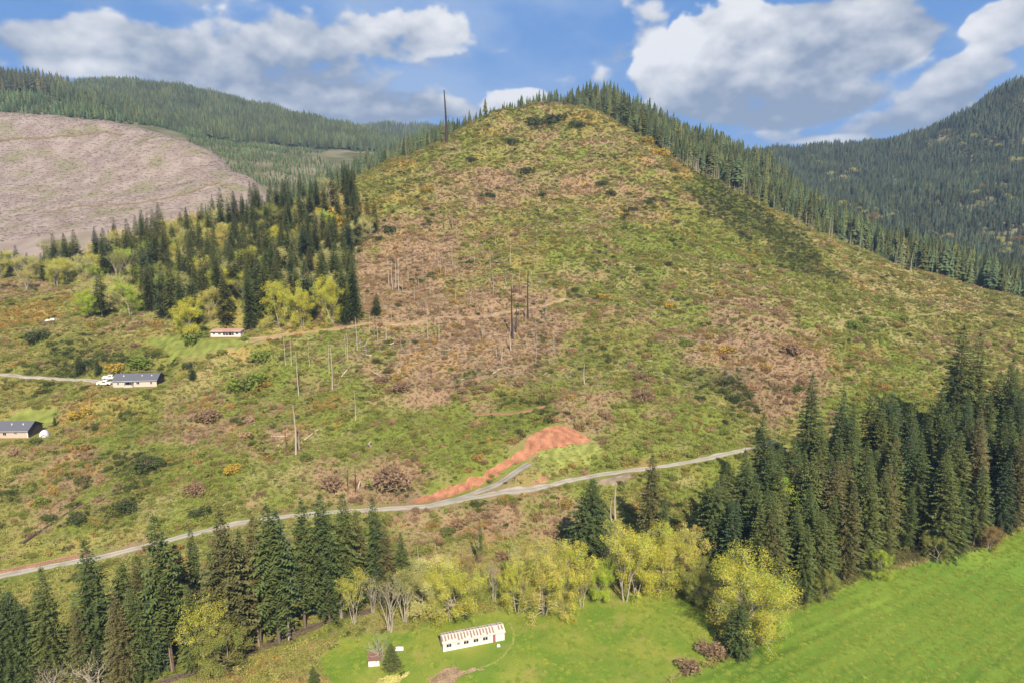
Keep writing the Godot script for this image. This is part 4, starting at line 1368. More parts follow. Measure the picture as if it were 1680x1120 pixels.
func build_plant_kinds() -> void:
	firs = [conifer_meshes(101, 36, 6.6, 0.05, 1.15), conifer_meshes(102, 36, 7.2, 0.03, 1.2), conifer_meshes(103, 36, 6.0, 0.08, 1.1), conifer_meshes(104, 36, 7.8, 0.02, 1.25), conifer_meshes(105, 36, 6.4, 0.14, 1.05)]
	slim_firs = [conifer_meshes(111, 32, 5.0, 0.25, 1.0), conifer_meshes(112, 32, 5.4, 0.2, 1.0), conifer_meshes(113, 32, 4.4, 0.36, 0.95), conifer_meshes(114, 28, 5.6, 0.02, 1.2)]
	leafy["maple"] = [broadleaf_meshes(201, 18, 3, 0.8, 100, 0.11, 1.05, true), broadleaf_meshes(202, 18, 2, 0.9, 100, 0.11, 1.05, true), broadleaf_meshes(203, 16, 4, 0.7, 90, 0.11, 1.0, true)]
	leafy["full"] = [broadleaf_meshes(231, 22, 4, 0.7, 78, 0.115, 1.35, true, true), broadleaf_meshes(232, 22, 3, 0.8, 86, 0.115, 1.4, true, true)]
	leafy["alder"] = [broadleaf_meshes(211, 19, 5, 0.5, 24, 0.12, 0.8, false), broadleaf_meshes(212, 19, 4, 0.55, 26, 0.12, 0.85, false)]
	leafy["bare"] = [broadleaf_meshes(221, 16, 5, 0.5, 1, 0.14, 0.6, false), broadleaf_meshes(222, 14, 4, 0.7, 2, 0.12, 0.6, true)]
	for k in 4:
		far_firs.append(far_conifer(301 + k, 24.0, [4.3, 5.0, 3.9, 4.6][k], [0.1, 0.05, 0.2, 0.3][k]))
	bush = [bush_mesh(401, 520, 0.115, 0.85), bush_mesh(402, 520, 0.115, 0.75), bush_mesh(403, 90, 0.15, 0.75), bush_mesh(404, 90, 0.16, 0.6)]
	twig = [twig_mesh(411, 46, 0.02, 0.75), twig_mesh(412, 54, 0.018, 0.95), twig_mesh(413, 40, 0.022, 0.55)]
	tuft = [tuft_mesh(421, 16), tuft_mesh(422, 20), tuft_mesh(423, 14)]
	fir_mats = [leaf_mat("fir_a", Color(0.108, 0.142, 0.047)), leaf_mat("fir_b", Color(0.090, 0.125, 0.045)), leaf_mat("fir_c", Color(0.126, 0.154, 0.050)), leaf_mat("fir_d", Color(0.128, 0.130, 0.052))]
	fir_mats.append(leaf_mat("fir_e", Color(0.155, 0.145, 0.062)))
	fir_mats.append(leaf_mat("fir_f", Color(0.078, 0.118, 0.058)))
	leaf_mat("fir_blue", Color(0.050, 0.080, 0.052))
	leaf_mat("fir_young", Color(0.055, 0.105, 0.040))
	leaf_mat("fir_pale", Color(0.20, 0.20, 0.13))
	leaf_mat("yellow_leaf", Color(0.55, 0.51, 0.075), 0.35)
	leaf_mat("gold_leaf", Color(0.56, 0.47, 0.12), 0.35)
	leaf_mat("lime_leaf", Color(0.42, 0.50, 0.06), 0.35)
	leaf_mat("pale_leaf", Color(0.56, 0.50, 0.20), 0.35)
	leaf_mat("olive_leaf", Color(0.28, 0.28, 0.07), 0.3)
	leaf_mat("rust_leaf", Color(0.30, 0.19, 0.08), 0.3)
	var bark := leaf_mat("fir_bark", Color(0.20, 0.155, 0.125))
	bark.albedo_texture = noise_picture(0.06, 0.6, 1.2, 71, 256, 4)
	bark.uv1_triplanar = true
	leaf_mat("grey_bark", Color(0.42, 0.37, 0.31))
	leaf_mat("dead_wood", Color(0.42, 0.36, 0.30))
	leaf_mat("weathered_wood", Color(0.30, 0.26, 0.22))
	leaf_mat("charred_wood", Color(0.06, 0.05, 0.05))
	leaf_mat("brown_wood", Color(0.26, 0.19, 0.14))
	leaf_mat("brush", Color.WHITE, 0.2)

var waiting := []        # firs to plant: the 300 that show largest become things, the rest one mass

func conifer(kind: Array, at: Vector3, tall: float, wide: float, m: Material, label: String, group: String) -> void:
	var s := across(at)
	var size := tall / metres_per_pixel(at)
	if group.begins_with("single") or "row" in label and "front" in label or "farm track" in label:
		size += 1000.0
	if s.x < -60 or s.x > 1740:
		size *= 0.1
	if "rear" in label:
		size *= 0.45
	waiting.append([size, kind, at, tall, wide, m, label, group, rr(0, TAU)])
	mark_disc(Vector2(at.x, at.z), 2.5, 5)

func plant_waiting() -> void:
	waiting.sort_custom(func(a, b): return a[0] > b[0])
	var rest := Node3D.new()
	var heaps := {}
	for i in waiting.size():
		var w: Array = waiting[i]
		var k: float = w[3] / w[1][2]
		if i < 298:
			var o := thing("fir_tree", w[2], w[8], w[6], "tree", w[7])
			o.scale = Vector3(k * w[4], k, k * w[4])
			o.rotation.z = sin(i * 7.3) * 0.035
			o.rotation.x = cos(i * 4.1) * 0.03
			part("trunk", w[1][0], mats.fir_bark, o)
			part("crown", w[1][1], w[5], o)
			continue
		var key: Mesh = w[1][1]
		if not heaps.has(key):
			heaps[key] = [w[1][0], w[5], []]
		heaps[key][2].append(Transform3D(Basis(Vector3.UP, w[8]).scaled(Vector3(k * w[4], k, k * w[4])), w[2]))
	rest.name = numbered("forest")
	add_child(rest)
	rest.set_meta("kind", "stuff")
	tag(rest, "further dark firs filling the woods and the rear of the stand", "trees")
	for key in heaps:
		for q in [["trunks", heaps[key][0], mats.fir_bark], ["crowns", key, heaps[key][1]]]:
			var mm := MultiMesh.new()
			mm.transform_format = MultiMesh.TRANSFORM_3D
			mm.mesh = q[1]
			mm.instance_count = heaps[key][2].size()
			for i in heaps[key][2].size():
				mm.set_instance_transform(i, heaps[key][2][i])
			var o := MultiMeshInstance3D.new()
			o.name = q[0]
			o.multimesh = mm
			o.material_override = q[2]
			rest.add_child(o, true)
			o.set_meta("kind", "stuff")

func broadleaf(kind: Array, at: Vector3, tall: float, wide: float, m: Material, label: String, group: String, called := "maple_tree") -> Node3D:
	var o := thing(called, at, rr(0, TAU), label, "tree", group)
	var k: float = tall / kind[2]
	o.scale = Vector3(k * wide, k, k * wide)
	part("trunk", kind[0], mats.grey_bark, o)
	part("crown", kind[1], m, o)
	return o

func height_to(at: Vector3, top_py: float) -> float:      # how tall a thing at that place is if its top shows there
	var px := across(at).x
	var d := ray(px, top_py)
	return EYE.y + d.y * (-at.z) - at.y

func mark_poly(poly: PackedVector2Array, what: int) -> void:
	var lo := poly[0]
	var hi := poly[0]
	for p in poly:
		lo = lo.min(p)
		hi = hi.max(p)
	var y := lo.y
	while y < hi.y:
		var x := lo.x
		while x < hi.x:
			if Geometry2D.is_point_in_polygon(Vector2(x, y), poly) and zone_at(x, y) == 0:
				mark_disc(Vector2(x, y), 0.8, what)
			x += 1.5
		y += 1.5

func plant_front() -> void:
	rng.seed = 500
	var n := 0
	# [base px, base py, top py, width, kind] of the conifers along the farm track, from the photograph's left to its right
	var row := [[-30, 1115, 940, 1.0, 1], [28, 1135, 962, 1.0, 3], [88, 1120, 932, 0.95, 0], [140, 1122, 1000, 1.0, 1], [168, 1105, 888, 1.05, 0], [208, 1128, 970, 1.0, 4], [235, 1115, 962, 1.0, 1], [262, 1096, 945, 0.9, 6], [283, 1098, 846, 1.05, 5], [326, 1010, 866, 0.8, 7], [318, 1100, 960, 0.9, 2], [372, 1085, 836, 1.1, 0], [404, 1035, 865, 0.9, 5], [427, 1058, 848, 0.95, 7], [458, 1055, 822, 1.05, 6], [476, 1050, 835, 0.95, 7], [500, 1030, 818, 0.95, 5], [540, 1018, 806, 1.05, 4], [566, 1000, 806, 1.0, 0], [590, 985, 838, 0.95, 1], [623, 985, 812, 0.8, 5], [640, 985, 862, 1.0, 3], [664, 985, 872, 0.95, 1]]
	for r in row:
		var at := ground(r[0], r[1])
		var kind: Array = firs[r[4]] if r[4] < 5 else slim_firs[r[4] - 5]
		conifer(kind, at, height_to(at, r[2]), r[3], fir_mats[[0, 1, 2, 3, 1, 4, 0, 5][n % 8]], "dark fir, %s from the left in the row along the farm track" % ordinal(n), "firs along the farm track")
		n += 1
	var belt := outline([[-40, 1085], [60, 1085], [160, 1065], [260, 1040], [340, 1015], [430, 1000], [520, 985], [600, 962], [665, 955], [660, 985], [570, 1002], [470, 1030], [390, 1062], [300, 1095], [200, 1118], [80, 1135], [-40, 1135]])
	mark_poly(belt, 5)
	var lo := belt[0]
	var hi := belt[0]
	for q in belt:
		lo = lo.min(q)
		hi = hi.max(q)
	var extra := []
	var bx := lo.x
	while bx < hi.x:
		var bz := hi.y
		while bz > lo.y:
			var q := Vector2(bx + rr(-2, 2), bz + rr(-2, 2))
			if Geometry2D.is_point_in_polygon(q, belt):
				extra.append(near_land.on(q.x, q.y))
			bz -= 6.2
		bx += 6.2
	extra.sort_custom(func(a, b): return across(a).x < across(b).x)
	for k in extra.size():
		var kind := rng.randi() % 7
		conifer(firs[kind] if kind < 5 else slim_firs[[1, 3][kind - 5]], extra[k], rr(12, 23), rr(0.95, 1.25), fir_mats[[0, 1, 2, 3, 4, 5][rng.randi() % 6]], "shorter fir filling the belt behind the farm track, %s from the left" % ordinal(k), "shorter firs behind the farm track")
	for r in [[965, 928, 783, 1.55, 3, "lone dense cone shaped fir standing between yellow maples", 1], [1062, 900, 742, 0.9, 5, "ragged fir with pale lichen grey crown below the road", 3], [790, 940, 852, 0.5, 7, "thin broken topped fir above the long shed", 0], [1210, 1072, 990, 1.6, 8, "squat dense young fir in front of the big yellow maple", 1], [643, 1098, 1055, 1.7, 8, "small bushy fir beside the tiny white hut", 2], [515, 1140, 1093, 1.2, 8, "little fir top at the bottom edge", 0], [755, 1010, 948, 1.6, 8, "round dark fir half hidden behind the yellow bushes", 1], [1083, 915, 815, 0.8, 6, "small slim fir right of the ragged one", 1], [1002, 905, 850, 0.5, 7, "thin dark sapling left of the lone fir's bleached snag", 1]]:
		var at := ground(r[0], r[1])
		conifer(firs[r[4]] if r[4] < 5 else slim_firs[r[4] - 5], at, height_to(at, r[2]), r[3], fir_mats[r[6]], r[5], "single firs near the sheds")
	var y := "yellow_leaf"
	for r in [[738, 1018, 912, 1.0, "full", 0, y, "broad yellow green maple right behind the long shed"], [700, 1005, 915, 1.0, "maple", 2, "pale_leaf", "pale whitish budding tree left of the broad yellow maple"], [770, 985, 905, 0.8, "alder", 0, "rust_leaf", "brownish half bare alder behind the broad yellow maple"], [848, 1005, 920, 0.7, "maple", 1, y, "narrow yellow maple at the lawn's upper edge"], [893, 1008, 872, 0.8, "full", 1, "gold_leaf", "tall golden maple at the top of the lawn"], [930, 1000, 892, 0.85, "maple", 1, y, "yellow maple beside the tall golden one"], [955, 995, 918, 0.7, "alder", 1, "rust_leaf", "brownish bare stemmed alder in front of the lone fir"], [985, 985, 915, 0.7, "maple", 2, "lime_leaf", "small lime green maple below the lone fir"], [1025, 985, 862, 0.85, "alder", 0, y, "pale stemmed yellow alder right of the lone fir"], [1045, 975, 880, 0.85, "maple", 2, y, "leafy yellow maple behind the pale stemmed alder"], [1090, 965, 850, 0.9, "full", 1, y, "yellow maple near the right end of the lawn's edge"], [1120, 955, 862, 0.85, "maple", 1, "gold_leaf", "golden maple against the dark conifer stand"],
			[1222, 1052, 888, 0.85, "full", 0, y, "huge bright yellow maple at the stand's near corner"], [1256, 1042, 945, 0.85, "full", 1, "lime_leaf", "lime lower maple leaning to the hay field"], [1180, 1010, 930, 0.8, "alder", 1, "olive_leaf", "shaded olive alder left of the huge maple"], [1145, 990, 915, 0.8, "maple", 2, "olive_leaf", "olive green tree at the lawn's far corner"],
			[581, 1022, 930, 0.7, "alder", 1, y, "bare stemmed yellow alder where the farm track ends"], [560, 1015, 950, 0.6, "alder", 0, "olive_leaf", "small alder at the farm track bend"], [345, 1100, 965, 0.75, "alder", 1, y, "yellow leaved alder among dark firs on the left"], [365, 1102, 1010, 0.9, "maple", 2, "olive_leaf", "low olive maple at the yellow alder's foot"], [640, 1035, 935, 0.8, "bare", 0, y, "leaning leafless alder above the tiny hut"], [612, 1005, 935, 0.6, "bare", 0, "pale_leaf", "thin leafless alder beside the leaning one"], [665, 1020, 930, 0.8, "alder", 0, "olive_leaf", "olive tinged alder left of the pale budding tree"], [160, 1130, 1062, 1.3, "bare", 1, "pale_leaf", "pale leafless spreading tree at the lower left"], [85, 1135, 1080, 1.2, "bare", 1, "rust_leaf", "greyish leafless shrub at the bottom left corner"], [625, 1085, 1030, 0.9, "bare", 1, "olive_leaf", "leaning leafless tree over the tiny hut"],
			[1305, 900, 786, 1.1, "maple", 0, "lime_leaf", "lime green maple rising inside the conifer stand"], [1365, 930, 845, 0.7, "maple", 1, "olive_leaf", "olive maple between the stand's front conifers"], [1484, 870, 768, 0.6, "maple", 2, y, "narrow yellow maple inside the conifer stand"], [1185, 880, 820, 0.8, "maple", 2, "olive_leaf", "dull green tree at the stand's left side"], [1348, 984, 932, 0.9, "maple", 2, "olive_leaf", "olive maple at the foot of the stand by the hay field"], [1440, 948, 898, 0.9, "maple", 0, "lime_leaf", "lime maple midway along the stand's field edge"], [1535, 921, 878, 0.9, "maple", 1, "olive_leaf", "olive maple further along the stand's field edge"], [1622, 900, 858, 0.9, "maple", 2, "rust_leaf", "rusty leaved tree near the field edge's right end"], [1250, 905, 800, 0.7, "maple", 1, "lime_leaf", "lime tree rising at the stand's left shoulder"], [1005, 960, 885, 0.6, "bare", 0, "pale_leaf", "leafless pale alder under the lone fir"], [810, 985, 915, 0.7, "bare", 0, "rust_leaf", "brown leafless tree between the two yellow maples"], [680, 970, 905, 0.8, "bare", 1, "pale_leaf", "greyish leafless tree near the end of the fir row"], [860, 985, 890, 0.7, "alder", 1, "pale_leaf", "slender pale alder left of the golden maple"]]:
		var at := ground(r[0], r[1])
		broadleaf(leafy[r[4]][r[5]], at, height_to(at, r[2]), r[3], mats[r[6]], r[7], "broadleaf trees along the valley edge", {"maple": "maple_tree", "full": "maple_tree", "alder": "alder_tree", "bare": "leafless_tree"}[r[4]])

func plant_stand() -> void:
	rng.seed = 600
	var poly := stand_poly()
	mark_poly(poly, 5)
	var lo := poly[0]
	var hi := poly[0]
	for p in poly:
		lo = lo.min(p)
		hi = hi.max(p)
	var found := []
	var step := 5.7
	var j := 0
	var z := hi.y
	while z > lo.y:
		var x := lo.x + (step / 2 if j % 2 else 0.0)
		while x < hi.x:
			var p := Vector2(x + rr(-2.4, 2.4), z + rr(-2.4, 2.4))
			if Geometry2D.is_point_in_polygon(p, poly):
				var at := near_land.on(p.x, p.y)
				if across(at).x < 1790:
					found.append(at)
			x += step
		z -= step * 0.9
		j += 1
	found.sort_custom(func(a, b): return across(a).x < across(b).x)
	var rows := {}
	for at in found:
		var d := inside_by(Vector2(at.x, at.z), poly)
		var front: float = across(at).y
		var px := across(at).x
		var row: String = "front" if d < 7.0 and front > 880 - (px - 1400) * 0.3 else "middle" if front > 850 - (px - 1400) * 0.25 else "rear"
		rows[row] = rows.get(row, -1) + 1
		var tall := rr(19, 31)
		if rng.randf() < 0.12:
			tall *= 1.14
		var k := rng.randi() % 7
		var m: Material = fir_mats[[0, 1, 2, 3, 0, 1, 2, 5, 4][rng.randi() % 9]]
		conifer(firs[k] if k < 5 else slim_firs[[1, 3][k - 5]], at, tall, rr(0.85, 1.15), m, "dark fir, %s from the left in the %s row of the field edge stand" % [ordinal(rows[row]), row], "firs of the stand beside the hay field")
	for r in [[1243, 850, 678], [1325, 800, 612], [1560, 745, 533], [1586, 748, 545], [1640, 760, 585], [1155, 925, 788], [1178, 880, 775], [1215, 890, 735], [1420, 790, 625], [1195, 935, 830], [1245, 950, 800], [1275, 930, 770], [1300, 975, 830], [1320, 950, 790], [1270, 990, 850]]:
		var at := ground(r[0], r[1])
		rows["tall"] = rows.get("tall", -1) + 1
		conifer(firs[[0, 2, 3, 0, 2, 1, 3, 1, 2, 0, 1, 3, 2, 0, 1][rows["tall"]]], at, height_to(at, r[2]), 0.92, fir_mats[rows["tall"] % 3], ["tall fir marking the stand's left top, by the road end", "dark spire fir standing clear above the stand's left part", "tallest fir of all, above the rear of the stand", "tall twin beside the tallest fir of the stand", "tall fir just right of the tallest pair", "leading fir at the stand's extreme left", "small pointed fir between the leading fir and the road", "fir just below the road's vanishing end", "shapely fir peak in the middle of the stand's skyline", "short fir left behind the huge yellow maple", "fir above the huge yellow maple's left shoulder", "fir above the huge yellow maple's crown", "fir right behind the huge yellow maple", "taller fir beyond the one right of the huge maple", "fir at the lime maple's right by the hay field"][rows["tall"]], "firs of the stand beside the hay field")

func plant_woods() -> void:
	rng.seed = 700
	var poly := outline([[128, 520], [170, 530], [240, 522], [300, 540], [345, 543], [420, 542], [470, 534], [530, 528], [588, 520], [592, 470], [575, 430], [600, 395], [640, 388], [600, 350], [575, 318], [500, 334], [430, 350], [330, 374], [230, 400], [150, 428], [60, 450], [20, 470], [60, 480], [140, 465], [200, 470], [160, 500]])
	var found := []
	var lo := poly[0]
	var hi := poly[0]
	for p in poly:
		lo = lo.min(p)
		hi = hi.max(p)
	var step := 8.2
	var z := hi.y
	var j := 0
	while z > lo.y:
		var x := lo.x + (step / 2 if j % 2 else 0.0)
		while x < hi.x:
			var p := Vector2(x + rr(-3.8, 3.8), z + rr(-3.8, 3.8))
			if Geometry2D.is_point_in_polygon(p, poly) and zone_at(p.x, p.y) == 0:
				found.append(near_land.on(p.x, p.y))
			x += step
		z -= step * 0.9
		j += 1
	found.sort_custom(func(a, b): return across(a).x < across(b).x)
	var count := {}
	for at in found:
		var q := across(at)
		var sparse: bool = q.x < 230 or (q.x > 520 and q.y < 420)
		var leaf_share := 0.6 if q.x < 230 else 0.42 if q.y > 420 and q.y < 460 else 0.24
		if sparse and rng.randf() < 0.3:
			continue
		var row := "lower" if q.y > 490 else "middle" if q.y > 425 else "upper"
		if rng.randf() < leaf_share:
			var key := "leaf " + row
			count[key] = count.get(key, -1) + 1
			var kinds := ["maple", "maple", "alder"]
			var k: String = kinds[rng.randi() % 3]
			var ms := ["yellow_leaf", "gold_leaf", "lime_leaf", "pale_leaf", "olive_leaf", "pale_leaf"]
			broadleaf(leafy[k][rng.randi() % leafy[k].size()], at, rr(11, 17), rr(0.85, 1.15), mats[ms[rng.randi() % 6]], "spring leaved tree, %s from the left in the hillside woods' %s part" % [ordinal(count[key]), row], "broadleaf trees in the hillside woods", "maple_tree" if k == "maple" else "alder_tree")
		else:
			count[row] = count.get(row, -1) + 1
			var k := rng.randi() % 6
			conifer(firs[k] if k < 4 else slim_firs[k - 4], at, rr(20, 27) if q.y > 425 else rr(17, 24), rr(0.85, 1.15), fir_mats[[0, 2, 3, 5, 2][rng.randi() % 5]], "dark fir, %s from the left in the hillside woods' %s part" % [ordinal(count[row]), row], "firs in the hillside woods")
	var crest := []
	for k in 70:
		var q := spot(rr(-60, 330), rr(396, 448), rr(395, 450))
		var at := near_land.on(q.x, q.z)
		var s := across(at)
		if s.x < 260 - (s.y - 400) * 1.0 and s.y < 470:
			crest.append(at)
	crest.sort_custom(func(a, b): return across(a).x < across(b).x)
	for k in crest.size():
		if rng.randf() < 0.5:
			broadleaf(leafy[["alder", "maple"][k % 2]][k % 2], crest[k], rr(10, 16), rr(0.8, 1.1), mats[["olive_leaf", "pale_leaf", "yellow_leaf", "olive_leaf"][rng.randi() % 4]], "spring leaved tree on the far left crest, %s from the left" % ordinal(k), "trees on the far left crest")
		else:
			conifer(firs[k % 4], crest[k], rr(13, 21), rr(0.9, 1.1), fir_mats[k % 3], "dark fir on the far left crest, %s from the left" % ordinal(k), "trees on the far left crest")
	for r in [[460, 535, 460, 0.85, "broad yellow maple at the woods' foot right of the trailer"], [495, 535, 470, 0.75, "yellow maple beside the broad one at the woods' foot"], [310, 556, 486, 0.75, "tall yellow maple on the lawn left of the trailer"], [545, 532, 450, 0.7, "yellow maple among firs at the woods' right end"], [375, 520, 476, 0.8, "yellow tree just above the trailer roof"]]:
		var at := ground(r[0], r[1])
		broadleaf(leafy.maple[rng.randi() % 3], at, height_to(at, r[2]), r[3], mats.yellow_leaf, r[4], "yellow maples at the foot of the hillside woods")
	for r in [[617, 516, 482, 1.6, "single dark young fir on the slope right of the woods"], [580, 525, 420, 0.9, "tall dark fir closing the woods on the right"], [565, 530, 430, 0.9, "tall dark fir next to the woods' right end"], [160, 615, 588, 1.3, "dark young fir beside the gravel drive"], [315, 622, 592, 1.2, "dark young fir right of the beige house"], [130, 616, 585, 1.5, "bushy young fir over the gravel drive"], [90, 698, 682, 1.2, "small dark fir behind the tan house"], [240, 500, 470, 0.9, "slim fir left in the sparse woods"]]:
		var at := ground(r[0], r[1])
		conifer(slim_firs[3] if r[3] > 1.0 else firs[0], at, height_to(at, r[2]), r[3], fir_mats[1], r[4], "single young firs on the slope")
	mark_poly(poly, 7)

func plant_bushes() -> void:
	rng.seed = 800
	var kinds := {"dark": Color(0.06, 0.08, 0.03), "gold": Color(0.42, 0.30, 0.05), "green": Color(0.16, 0.22, 0.04), "rust": Color(0.26, 0.175, 0.11), "yellow": Color(0.62, 0.46, 0.02)}
	for k in kinds:
		var m := leaf_mat("bush_" + k, kinds[k], 0.15)
		m.backlight_enabled = k != "dark"
	var n := 0
	# [px, py, width in pixels, kind, label]
	for r in [[245, 770, 50, "dark", "large dark bush left of the yellow flowering one"], [318, 806, 36, "rust", "bush mixed with yellow flowers above the road"], [326, 802, 18, "yellow", "bright yellow flowering bush above the road"], [205, 830, 40, "dark", "low dark bush beside the long fallen log"], [128, 855, 36, "dark", "dark bush at the fallen log's lower end"], [325, 845, 34, "dark", "dark bush just above the road bend"], [1205, 658, 28, "dark", "round dark bush near the stand's top left"], [1193, 630, 24, "dark", "flat dark bush above the round one"], [1150, 655, 18, "dark", "small dark bush left of the round one"], [864, 285, 26, "dark", "dark bush high on the hill's front"], [774, 265, 20, "dark", "dark bush at upper left of the hill"], [806, 323, 16, "dark", "dark bush left of the hill's middle line"], [890, 322, 16, "dark", "small dark bush below the hilltop centre"], [985, 305, 20, "dark", "dark bush right of the hilltop centre"], [1002, 320, 20, "dark", "dark bush below its neighbour right of centre"], [1040, 345, 16, "dark", "lone dark bush mid right on the hill"], [1064, 335, 14, "dark", "small dark bush next to the lone one"], [880, 205, 30, "dark", "wide dark shrub patch under the hilltop"], [910, 200, 36, "dark", "broadest dark shrub under the hilltop"], [950, 208, 26, "dark", "dark shrub right under the hilltop"], [840, 235, 24, "dark", "dark shrub left under the hilltop"], [1130, 565, 22, "green", "bright green bush on the lower right slope"], [1400, 538, 30, "green", "olive bush on the contour track"], [1415, 528, 24, "green", "green bush just above the contour track"], [1480, 528, 26, "green", "rounded olive bush at the contour track's end"], [1190, 578, 30, "gold", "golden bush on the right slope"], [990, 490, 22, "gold", "golden bush near the hill's middle"], [1100, 505, 22, "gold", "orange bush right of the hill's middle"], [800, 640, 22, "rust", "rusty shrub above the green bench"], [770, 632, 22, "rust", "rusty shrub left of its twin"], [660, 640, 34, "rust", "wide rusty shrub left on the lower slope"], [625, 625, 26, "rust", "reddish shrub further left on the lower slope"], [1300, 580, 36, "rust", "reddish shrub clump on the right slope"], [1060, 655, 36, "rust", "reddish shrub above the road's right part"], [1050, 620, 20, "rust", "small reddish shrub right of the pale snag"], [545, 355, 44, "gold", "big golden bush at the woods' upper right"], [560, 368, 40, "gold", "golden bush below the big one"], [555, 395, 36, "gold", "golden bush at the woods' right shoulder"], [700, 315, 24, "gold", "golden bush on the hill's left shoulder"], [1015, 203, 20, "gold", "golden bush on the hilltop's right rim"], [1060, 235, 26, "gold", "orange bush along the right rim"], [1085, 255, 26, "gold", "orange bush lower along the right rim"], [228, 600, 40, "green", "lime bush above the beige house"], [190, 605, 26, "gold", "orange bush above the trucks"], [62, 700, 12, "dark", "dark shrub on the lawn behind the tan house"], [310, 602, 26, "dark", "dark bush at the beige house's right"], [60, 560, 40, "dark", "dark thicket above the drive on the left"], [140, 600, 30, "dark", "dark hedge like bush over the drive"], [430, 590, 36, "green", "green bush below the thin path"], [400, 640, 60, "green", "wide olive bush right of the beige house"], [340, 690, 40, "rust", "rusty bush below the beige house"], [130, 685, 34, "gold", "orange brown bush right of the tan house"], [380, 775, 30, "gold", "tan bush in the lower left slope"], [640, 790, 60, "rust", "large purple brown thicket above the road"], [545, 800, 40, "rust", "rusty bush above the road behind the firs"], [1160, 1072, 44, "rust", "tan bush at the lawn's right corner"], [1130, 1100, 40, "rust", "dry brush between lawn and hay field"], [318, 560, 40, "green", "green bush on the trailer lawn"], [400, 558, 16, "green", "small green bush by the trailer's right end"], [1290, 660, 14, "rust", "reddish bush by the stand's top"], [700, 345, 14, "dark", "dark bush on the left flank of the hill"], [640, 380, 24, "dark", "dark young tree on the left flank"], [620, 395, 18, "dark", "dark bush beside the young tree on the flank"]]:
		var at := ground(r[0], r[1])
		var s: float = r[2] * metres_per_pixel(at) * 0.62
		var o := thing("bush", at - Vector3(0, 0.1, 0), rr(0, TAU), r[4], "bush", "larger bushes on the slope")
		o.scale = Vector3(s, s * rr(0.8, 1.1), s)
		if r[3] == "rust":
			part("twigs", twig[n % 3], mats["bush_rust"], o).scale = Vector3(1.2, 1.0, 1.2)
			part("foliage", bush[n % 2], mats["bush_rust"], o)
		else:
			part("foliage", bush[n % 2], mats["bush_" + r[3]], o)
			part("stems", twig[n % 3], mats.brown_wood, o).scale = Vector3(0.6, 0.8, 0.6)
		n += 1

